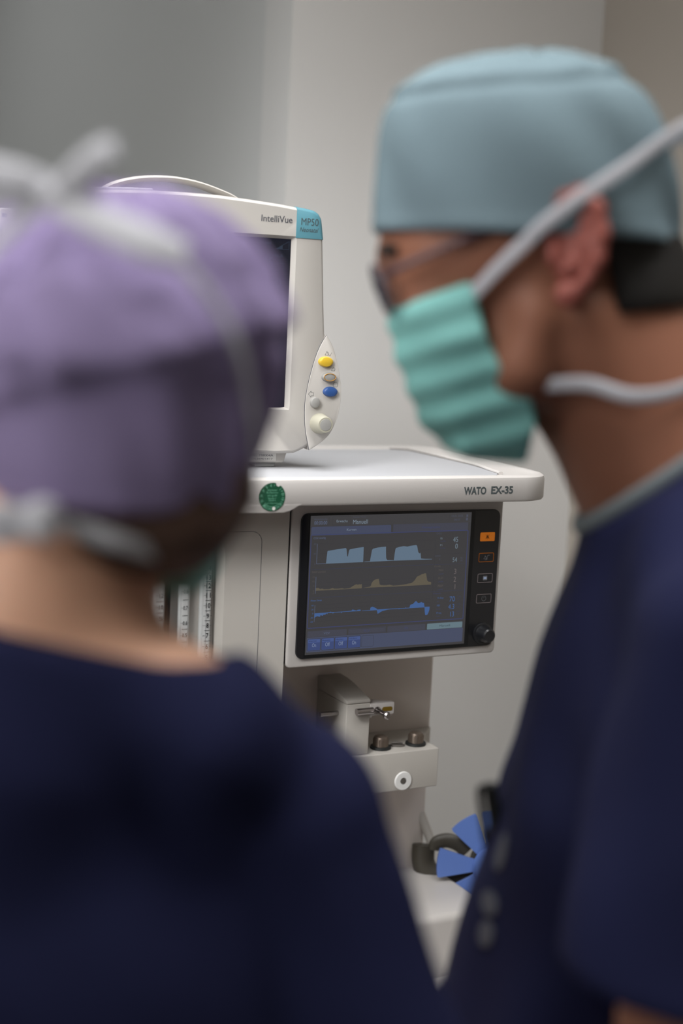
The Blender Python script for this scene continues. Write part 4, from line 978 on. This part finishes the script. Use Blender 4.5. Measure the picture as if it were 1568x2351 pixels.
# face mask
K_ = Field((-0.04, -0.085, 1.445), (0.115, 0.085, 1.60), 0.003)
X, Y, Z = K_.coords()
zf = [1.452, 1.458, 1.463, 1.474, 1.486, 1.500, 1.513, 1.532, 1.551, 1.570, 1.60]; ff = [0.012, 0.034, 0.049, 0.064, 0.0735, 0.0775, 0.0830, 0.0895, 0.0945, 0.097, 0.10]
zb = [1.452, 1.46, 1.487, 1.513, 1.520, 1.542, 1.574, 1.60]; fb = [-.010, -.010, -.014, -.008, .009, .022, .032, .036]
zw = [1.452, 1.458, 1.465, 1.50, 1.54, 1.58, 1.60]; fw_ = [.026, .042, .050, .060, .066, .068, .068]
af = np.interp(Z, zf, ff); ab_ = np.interp(Z, zb, fb); ww = np.interp(Z, zw, fw_)
ple = 0.0018 * np.sin((Z + 0.35 * (X - .05)) * 2 * pi / 0.026 + 0.8) + 0.0012 * np.sin(Y * 90 + Z * 70)
x0_ = 0.03
rx = np.where(X > x0_, np.maximum(af - x0_, .005), 0.2)
q = (np.abs(X - x0_) / rx) ** 2.0 * (X > x0_) + (np.abs(Y) / ww) ** 2.3
d = (np.sqrt(q) - 1) * np.minimum(rx * (X > x0_) + ww * (X <= x0_), ww) - ple
d = np.maximum(d, ab_ - X); d = np.maximum(d, Z - (1.5580 + (0.095 - X) * 0.36)); d = np.maximum(d, 1.4575 - Z)
K_.F = np.broadcast_to(d, K_.F.shape).astype(np.float32).copy()
mskm = org('face_mask', K_, MASKT, man, MM, 'teal pleated face mask', relax=1)
# ties of the mask
bm = bmesh.new()
add_sweep(bm, [(0.034, .066, 1.570), (0.019, .0750, 1.587), (0.001, .0835, 1.605), (-0.013, .0900, 1.619), (-0.036, .0900, 1.637), (-0.062, .0780, 1.657), (-0.084, .0560, 1.676), (-0.100, .024, 1.690), (-0.108, 0, 1.692)], 0.0088, 0.0016, [(.3, 1, 0), (.2, 1, 0), (.1, 1, 0), (0, 1, 0), (-.3, 1, .1), (-.6, .9, .2), (-.9, .6, .2), (-1, .3, .2), (-1, 0, .2)], n=6)
add_sweep(bm, [(0.034, -.066, 1.570), (0.010, -.0835, 1.609), (-0.030, -.0905, 1.641), (-0.082, -.0560, 1.679), (-0.108, 0, 1.692)], 0.0105, 0.0016, [(.3, -1, 0), (.1, -1, 0), (-.3, -1, .1), (-.9, -.6, .2), (-1, 0, .2)], n=6)
add_sweep(bm, [(-0.006, .054, 1.512), (-0.024, .061, 1.514), (-0.048, .0665, 1.5155), (-0.074, .0690, 1.5095), (-0.100, .0640, 1.5125), (-0.126, .048, 1.523), (-0.146, .022, 1.533), (-0.153, 0, 1.536)], 0.0095, 0.0022, [(.2, 1, 0), (0, 1, 0), (-.1, 1, 0), (-.2, 1, 0), (-.4, 1, 0), (-.7, .7, 0), (-1, .3, 0), (-1, 0, 0)], n=6)
add_sweep(bm, [(-0.006, -.054, 1.512), (-0.048, -.0665, 1.5155), (-0.100, -.064, 1.5125), (-0.153, 0, 1.536)], 0.0095, 0.0016, [(.2, -1, 0), (-.1, -1, 0), (-.7, -.7, 0), (-1, 0, 0)], n=6)
# bow behind the head
for a, b in (((-0.112, 0.0, 1.692), (-0.150, 0.040, 1.700)), ((-0.112, 0.0, 1.692), (-0.150, -0.035, 1.690))):
    m_ = [(a[i] + b[i]) / 2 for i in range(3)]; add_sweep(bm, [a, (m_[0], m_[1], m_[2] + .012), b, (m_[0] - .004, m_[1], m_[2] - .012), a], 0.010, 0.0016, [(1, 0.2, 0)], n=6)
add_sweep(bm, [(-0.112, 0.004, 1.690), (-0.118, 0.020, 1.655), (-0.120, 0.024, 1.600)], 0.010, 0.0016, [(1, 0, 0)], n=5)
mk('mask_ties', bm, TIEW, mskm, label='white mask ties', T=MM)

def scrub(parent, T, lo, hi, parts, h, k, cut, amp, seed, label, name='scrub_top', m=None, relax=2):
    Fd = Field(lo, hi, h)
    for p in parts:
        if p[0] == 'e': Fd.ell(p[1], p[2], p[3])
        else: Fd.cone(p[1], p[2], p[3], p[4], p[5])
    X, Y, Z = Fd.coords(); Fd.F = Fd.F + folds(X, Y, Z, amp, seed)
    Fd.F = np.maximum(Fd.F, cut(X, Y, Z).astype(np.float32))
    return org(name, Fd, m or NAVY, parent, T, label, relax)

# man's scrub top; x forward
P = [('c', (-0.135, 0, 1.37), (-0.108, 0, 1.47), 0.085, 0.070, .03), ('e', (-0.152, 0, 1.31), (0.116, 0.180, 0.150), .03), ('e', (-0.130, 0, 1.17), (0.122, 0.175, 0.19), .05), ('e', (-0.118, 0, 1.01), (0.134, 0.180, 0.19), .05),
     ('c', (-0.098, .04, 1.20), (-0.074, .045, 1.02), .081, .106, .04), ('c', (-0.105, -.04, 1.20), (-0.088, -.045, 1.02), .080, .102, .04)]
for s in (1, -1):
    fo = 0.0 if s > 0 else -0.03
    P += [('c', (-0.128 + fo * .5, 0.035 * s, 1.430), (-0.140 + fo, 0.175 * s, 1.375), 0.048, 0.060, .03), ('c', (-0.140 + fo, 0.190 * s, 1.370), (-0.125 + fo, 0.220 * s, 1.17), 0.066, 0.078, .02)]
def cutm(X, Y, Z):
    neck = Z - (1.416 - 0.80 * (X + 0.058))       # V neck plane rising to the nape
    hemS = np.where(np.abs(Y) > 0.18, 1.182 - Z, -1.0)
    return np.maximum(np.maximum(neck, hemS), 0.86 - Z + 0 * X)
scrub(man, MM, (-0.33, -0.34, 0.84), (0.08, 0.34, 1.50), P, 0.0055, .03, cutm, 0.0055, 3, 'dark navy short sleeved scrub top')
# grey undershirt edge at the neck
bm = bmesh.new(); pts = []
for i in range(25):
    a = 2 * pi * i / 24; x = -0.112 + 0.064 * cos(a); y = 0.068 * sin(a); pts.append((x, y, 1.4205 - 0.80 * (x + 0.058)))
add_sweep(bm, pts, 0.013, 0.007, [(cos(2 * pi * i / 24), sin(2 * pi * i / 24), 0) for i in range(25)], n=3)
mk('neck_trim', bm, TRIM, man, label='grey undershirt edge', T=MM)
Pl = []
for s in (1, -1): Pl += [('c', (-0.140, 0.085 * s, 0.95), (-0.125, 0.105 * s, 0.50), 0.115, 0.085, .03), ('c', (-0.125, 0.105 * s, 0.50), (-0.145, 0.112 * s, 0.10), 0.085, 0.072, .02)]
scrub(man, MM, (-0.30, -0.25, 0.06), (0.02, 0.25, 1.05), Pl, 0.008, .03, lambda X, Y, Z: 0.085 - Z + 0 * X + 0 * Y, 0.004, 8, 'navy scrub trousers', 'scrub_trousers')
def shoes(parent, T, xs, d):
    for (x, y) in xs:
        Fd = Field((x - 0.17, y - 0.17, -0.005), (x + 0.20, y + 0.17, 0.13), 0.005)
        dx, dy = d; Fd.ell((x - dx * .05, y - dy * .05, 0.045), (0.05, 0.045, 0.045), .02); Fd.cone((x - dx * .05, y - dy * .05, 0.035), (x + dx * .11, y + dy * .11, 0.030), 0.042, 0.040, .03)
        X, Y, Z = Fd.coords(); Fd.F = np.maximum(Fd.F, (0.002 - Z).astype(np.float32) + 0 * Fd.F); org('shoe', Fd, SHOE, parent, T)
shoes(man, MM, [(-0.10, 0.115), (-0.10, -0.115)], (1, 0.1))

# ================================================================== woman at the left, from behind
WA = atan2(-0.4581, 0.8889)
wo = thing('person', 'person in a purple bouffant cap and navy scrubs seen from behind', 'person', (-0.4437, -0.6635, 0), WA)
WM = Matrix.Translation((-0.4437, -0.6635, 0)) @ Matrix.Rotation(WA, 4, 'Z')
# x to the right, y away from the camera (her front), z up; head turned right
ft = np.array([0.34, 0.9404]); sd = np.array([0.9404, -0.34])
def W3(f_, s_, z): return (float(ft[0] * f_ + sd[0] * s_), float(ft[1] * f_ + sd[1] * s_), z)
B = Field((-0.36, -0.26, 0.0), (0.30, 0.36, 1.64), 0.0055)
rz_ = Matrix.Rotation(atan2(ft[1], ft[0]), 3, 'Z').to_quaternion()
B.ell((0.005, 0.012, 1.515), (0.080, 0.066, 0.078), 0.01, rot=rz_)
B.ell(W3(0.035, 0, 1.490), (0.055, 0.056, 0.060), 0.02, rot=rz_); B.ell(W3(0.036, 0, 1.450), (0.044, 0.044, 0.045), 0.02, rot=rz_)
B.cone(W3(0.088, 0, 1.480), W3(0.100, 0, 1.455), 0.007, 0.010, 0.008)
B.ell(W3(0.050, 0, 1.414), (0.016, 0.017, 0.014), 0.012)
for s in (1, -1):
    B.cone(W3(-0.010, 0.050 * s, 1.455), W3(0.036, 0.016 * s, 1.418), 0.017, 0.014, 0.02)
    B.ell(W3(0.092, 0.028 * s, 1.490), (0.014, 0.014, 0.010), 0.006, sub=True); B.ell(W3(0.070, 0.028 * s, 1.490), (0.012, 0.012, 0.010), 0.004)
    B.ell(W3(-0.010, 0.064 * s, 1.462), (0.013, 0.006, 0.022), 0.004, rot=rz_)
B.cone((-0.022, 0.0, 1.450), (-0.040, -0.010, 1.380), 0.050, 0.052, 0.02); B.cone((-0.040, -0.014, 1.380), (-0.045, -0.022, 1.320), 0.052, 0.070, 0.03)
B.ell((-0.045, 0.0, 1.20), (0.140, 0.088, 0.125), 0.03); B.ell((-0.045, 0.0, 1.08), (0.125, 0.085, 0.18), 0.04); B.ell((-0.045, 0.0, 0.90), (0.155, 0.098, 0.12), 0.04)
for s in (1, -1):
    cx = -0.045
    B.cone((cx + 0.035 * s, -0.004, 1.335), (cx + 0.135 * s, 0, 1.270), 0.038, 0.040, 0.03)
    B.cone((cx + 0.045 * s, -0.030, 1.352), (cx + 0.098 * s, -0.035, 1.328), 0.040, 0.038, 0.02)
    sh = (cx + 0.152 * s, 0, 1.255); el = (cx + 0.208 * s, -0.010, 1.03); wr = (cx + 0.165 * s, 0.19, 1.03)
    B.cone(sh, el, 0.044, 0.034, 0.02); B.cone(el, wr, 0.034, 0.022, 0.012); hand(B, (cx + 0.164 * s, 0.197, 1.03), (-0.15 * s, 1, -0.1), (0, 0, -1), -s)
    hp = (cx + 0.082 * s, 0, 0.86); kn = (cx + 0.09 * s, 0.01, 0.47); an = (cx + 0.09 * s, -0.015, 0.085)
    B.cone(hp, kn, 0.082, 0.052, 0.03); B.cone(kn, an, 0.052, 0.034, 0.02); B.cone(an, (cx + 0.10 * s, 0.09, 0.032), 0.034, 0.026, 0.02)
org('body', B, SKIN2, wo, WM)
H = Field((-0.11, -0.12, 1.38), (0.11, 0.08, 1.56), 0.004)
H.ell((0.008, -0.006, 1.458), (0.064, 0.062, 0.048), 0.01); H.ell((0.020, -0.024, 1.438), (0.044, 0.042, 0.028), 0.012)
X, Y, Z = H.coords(); H.F = np.maximum(H.F, (Y - 0.035 + 0 * Z).astype(np.float32))
H.F = H.F + folds(X, Y, Z, 0.0018, 9, 2.0)
org('hair', H, HAIRBR, wo, WM, 'brown hair pinned under the cap')
# cap: rows z, front(+x side right), back(left), half depth
rows = [(1.4490, .0650, -.0700, .0740), (1.4560, .0705, -.0745, .0790), (1.4700, .0760, -.0785, .0835), (1.4860, .0795, -.0815, .0865), (1.5020, .0830, -.0840, .0890), (1.5150, .0850, -.0860, .0920), (1.5260, .0875, -.0880, .0980), (1.5400, .0870, -.0890, .0965), (1.5540, .0850, -.0870, .0900), (1.5680, .0790, -.0820, .0800), (1.5810, .0700, -.0730, .0690), (1.5920, .0580, -.0610, .0570), (1.6010, .0430, -.0470, .0430), (1.6080, .0240, -.0300, .0270), (1.6118, .0060, -.0130, .0110), (1.6122, -.0040, -.0050, .0006)]
def seam_w(th, z, t):
    # the gathered crown bulges over the band along a line that rises to the right
    zs = 1.517 + 0.028 * np.cos(th)
    st_ = 1 / (1 + np.exp(-(z - zs) / 0.0018))
    pl = 0.0030 * np.sin(th * 13 + 2 * np.sin(th * 3) + z * 60) * st_ + 0.0014 * np.sin(th * 29 + z * 150) * st_
    return 0.0045 * st_ * np.exp(-np.maximum(z - zs, 0) / 0.03) - 0.0030 * (1 - st_) + pl * (z < 1.61) + (0.0015 * np.exp(-((z - 1.4535) / 0.003) ** 2))
capw = cap_obj('surgical_cap', loft_cap(rows, amp=0.0034, seed=11, extra=seam_w), PURPLE, wo, WM, 'purple bouffant surgical cap')
# mask, seen only at her right cheek
K_ = Field((-0.06, -0.06, 1.375), (0.14, 0.15, 1.50), 0.004)
X, Y, Z = K_.coords(); f__ = ft[0] * X + ft[1] * Y; s__ = sd[0] * X + sd[1] * Y
af = np.interp(Z, [1.390, 1.40, 1.42, 1.44, 1.47], [.040, .058, .078, .092, .100]); ww = np.interp(Z, [1.39, 1.41, 1.47], [.034, .048, .060])
x0_ = 0.02; rx = np.maximum(af - x0_, .01)
q = (np.abs(f__ - x0_) / rx) ** 2 * (f__ > x0_) + (np.abs(s__) / ww) ** 2.3
d = (np.sqrt(q) - 1) * 0.055 - 0.002 * np.sin(Z * 220 + s__ * 40)
d = np.maximum(d, 0.004 + (Z - 1.40) * 0.55 - f__); d = np.maximum(d, Z - 1.475); d = np.maximum(d, 1.396 - Z)
K_.F = np.broadcast_to(d, K_.F.shape).astype(np.float32).copy()
mskw = org('face_mask', K_, MASKT, wo, WM, 'teal face mask seen past the cheek', relax=1)
bm = bmesh.new()
Zn = (0, -1, 0.2)
# upper tie: bow behind the crown, strap down the right side
add_sweep(bm, [(-0.022, -.082, 1.594), (-0.016, -.090, 1.606), (-0.004, -.092, 1.618), (0.004, -.088, 1.624), (-0.006, -.086, 1.616), (-0.018, -.082, 1.600)], 0.014, 0.004, [(0.3, -1, 0.3)], n=6)
add_sweep(bm, [(-0.022, -.084, 1.603), (-0.040, -.090, 1.610), (-0.062, -.092, 1.612), (-0.078, -.086, 1.604), (-0.058, -.088, 1.602), (-0.030, -.084, 1.600)], 0.013, 0.004, [(-0.2, -1, 0.4)], n=6)
add_sweep(bm, [(-0.026, -.085, 1.602), (-0.014, -.090, 1.597), (0.004, -.094, 1.589), (0.024, -.094, 1.582), (0.040, -.088, 1.577)], 0.019, 0.005, [(0, -1, .6)], n=6, wl=[.8, .9, 1, 1.1, .8])
add_lathe(bm, [(0.002, -0.006), (0.007, -0.003), (0.007, 0.003), (0.002, 0.006)], (-0.024, -0.086, 1.601), (1, 0, 0), 14)
add_sweep(bm, [(0.030, -.092, 1.580), (0.044, -.090, 1.568), (0.056, -.084, 1.553), (0.066, -.076, 1.534), (0.071, -.062, 1.512), (0.074, -.048, 1.490), (0.074, -.018, 1.462), (0.072, .02, 1.445)], 0.0055, 0.0016, [(.2, -1, .4), (.4, -1, .3), (.6, -1, .2), (.8, -1, .1), (1, -.8, 0), (1, -.6, 0), (1, -.3, 0), (1, 0, 0)], n=6)
add_sweep(bm, [(-0.030, -.086, 1.598), (-0.060, -.080, 1.570), (-0.080, -.060, 1.530), (-0.086, -.02, 1.490), (-0.07, .03, 1.46)], 0.0095, 0.0018, [(-.3, -1, .3), (-.6, -1, .2), (-1, -.6, 0), (-1, -.2, 0), (-1, .2, 0)], n=6)
# lower tie: knot at the nape
add_sweep(bm, [(0.044, -.010, 1.418), (0.034, -.045, 1.424), (0.014, -.072, 1.434), (-0.006, -.080, 1.441), (-0.024, -.084, 1.446)], 0.009, 0.0025, [(1, -.6, 0), (.8, -1, 0), (.3, -1, 0), (0, -1, 0), (0, -1, 0)], n=6)
add_sweep(bm, [(-0.024, -.086, 1.446), (-0.046, -.092, 1.450), (-0.066, -.086, 1.444), (-0.050, -.084, 1.438), (-0.028, -.084, 1.444)], 0.010, 0.003, [(0, -1, .2)], n=6)
add_sweep(bm, [(-0.024, -.084, 1.446), (-0.05, -.074, 1.440), (-0.068, -.04, 1.432), (-0.062, 0, 1.425)], 0.009, 0.0025, [(0, -1, 0), (-.6, -1, 0), (-1, -.3, 0), (-1, 0, 0)], n=6)
add_lathe(bm, [(0.003, -0.010), (0.0085, -0.007), (0.0095, 0.0), (0.0085, 0.008), (0.003, 0.011)], (-0.026, -0.087, 1.446), (0, 0, 1), 16)
mk('mask_ties', bm, TIEW, mskw, label='white mask ties', T=WM)
# scrub top
cx = -0.045
P = [('c', (cx + .045, -.030, 1.352), (cx + .098, -.035, 1.328), .049, .046, .02), ('c', (cx - .045, -.030, 1.352), (cx - .098, -.035, 1.328), .049, .046, .02), ('c', (cx, -0.022, 1.31), (cx + .004, -0.014, 1.40), 0.085, 0.074, .02), ('e', (cx, 0, 1.21), (0.155, 0.108, 0.120), .03), ('e', (cx, 0.0, 1.06), (0.165, 0.118, 0.20), .05), ('e', (cx, 0.0, 0.92), (0.170, 0.122, 0.20), .05)]
for s in (1, -1):
    P += [('c', (cx + 0.035 * s, -0.006, 1.325), (cx + 0.145 * s, 0, 1.280), 0.052, 0.046, .03), ('c', (cx + 0.148 * s, 0, 1.262), (cx + 0.209 * s, -0.006, 1.10), 0.050, 0.060, .015)]
def cutw(X, Y, Z):
    neck = Z - (1.372 + 0.20 * np.maximum(0.030 - X, 0) - 0.12 * (Y + 0.08) + 0.9 * np.maximum(X - 0.062, 0) + 0.5 * np.maximum(-0.14 - X, 0))
    hemS = np.where(np.abs(X - cx) > 0.152, 1.08 - Z, -1.0)
    return np.maximum(np.maximum(neck + 0 * Y, hemS), 0.80 - Z)
scrub(wo, WM, (-0.34, -0.16, 0.78), (0.24, 0.16, 1.42), P, 0.0055, .03, cutw, 0.0035, 21, 'dark navy scrub top seen from the back')
Pl = []
for s in (1, -1): Pl += [('c', (cx + 0.080 * s, 0, 0.90), (cx + 0.09 * s, 0.01, 0.47), 0.112, 0.08, .03), ('c', (cx + 0.09 * s, 0.01, 0.47), (cx + 0.09 * s, -0.01, 0.10), 0.08, 0.068, .02)]
scrub(wo, WM, (-0.28, -0.14, 0.06), (0.18, 0.14, 1.0), Pl, 0.008, .03, lambda X, Y, Z: 0.08 - Z + 0 * X + 0 * Y, 0.004, 12, 'navy scrub trousers', 'scrub_trousers')
shoes(wo, WM, [(cx - 0.10, 0.03), (cx + 0.10, 0.03)], (0.0, 1))

# pen clipped to the man's chest pocket, on the side of his chest
def MPt(a, b, z): return MM @ Vector((a, b, z))
pen = thing('pen', 'black pen clipped to the chest pocket of the person at the right', 'pen', tuple(MPt(0.004, 0.03, 1.17)))
mk('barrel', sweep([MPt(-0.012, 0.03, 1.160), MPt(-0.005, 0.03, 1.192), MPt(0.002, 0.03, 1.224)], 0.011, 0.011, None, n=4, k=12), M['rubber'], pen)
mk('clip', sweep([MPt(0.002, 0.031, 1.180), MPt(0.006, 0.031, 1.200), MPt(0.009, 0.031, 1.219), MPt(0.003, 0.030, 1.224)], 0.005, 0.003, None, n=4), M['black'], pen)

# small pale patches down the front edge of the man's top, laid on the cloth
from mathutils.bvhtree import BVHTree
PALE = mat('pale_print', (80, 82, 92), 0.8)
top_ = [o for o in bpy.data.objects if o.parent is man and o.name.startswith('scrub_top')][0]
bv = BVHTree.FromPolygons([v.co for v in top_.data.vertices], [tuple(p.vertices) for p in top_.data.polygons])
for (z, b, rr, rh) in ((1.192, 0.076, 0.010, 0.013), (1.156, 0.080, 0.011, 0.008), (1.136, 0.086, 0.008, 0.009)):
    bm = bmesh.new(); vs = []
    for i in range(20):
        a = 2 * pi * i / 20; o_ = MPt(0.12, b + rr * cos(a), z + rh * sin(a)); dr = (MPt(-1, b, z) - MPt(0, b, z)).normalized()
        h = bv.ray_cast(o_, dr)
        if h[0] is not None: vs.append(bm.verts.new(h[0] - dr * 0.0012))
    bm.faces.new(vs); r_ = bmesh.ops.extrude_face_region(bm, geom=bm.faces[:]); bmesh.ops.translate(bm, vec=-dr * 0.0006, verts=[v for v in r_['geom'] if isinstance(v, bmesh.types.BMVert)])
    mk('printed_mark', bm, PALE, man, label='pale grey mark on the scrub top')
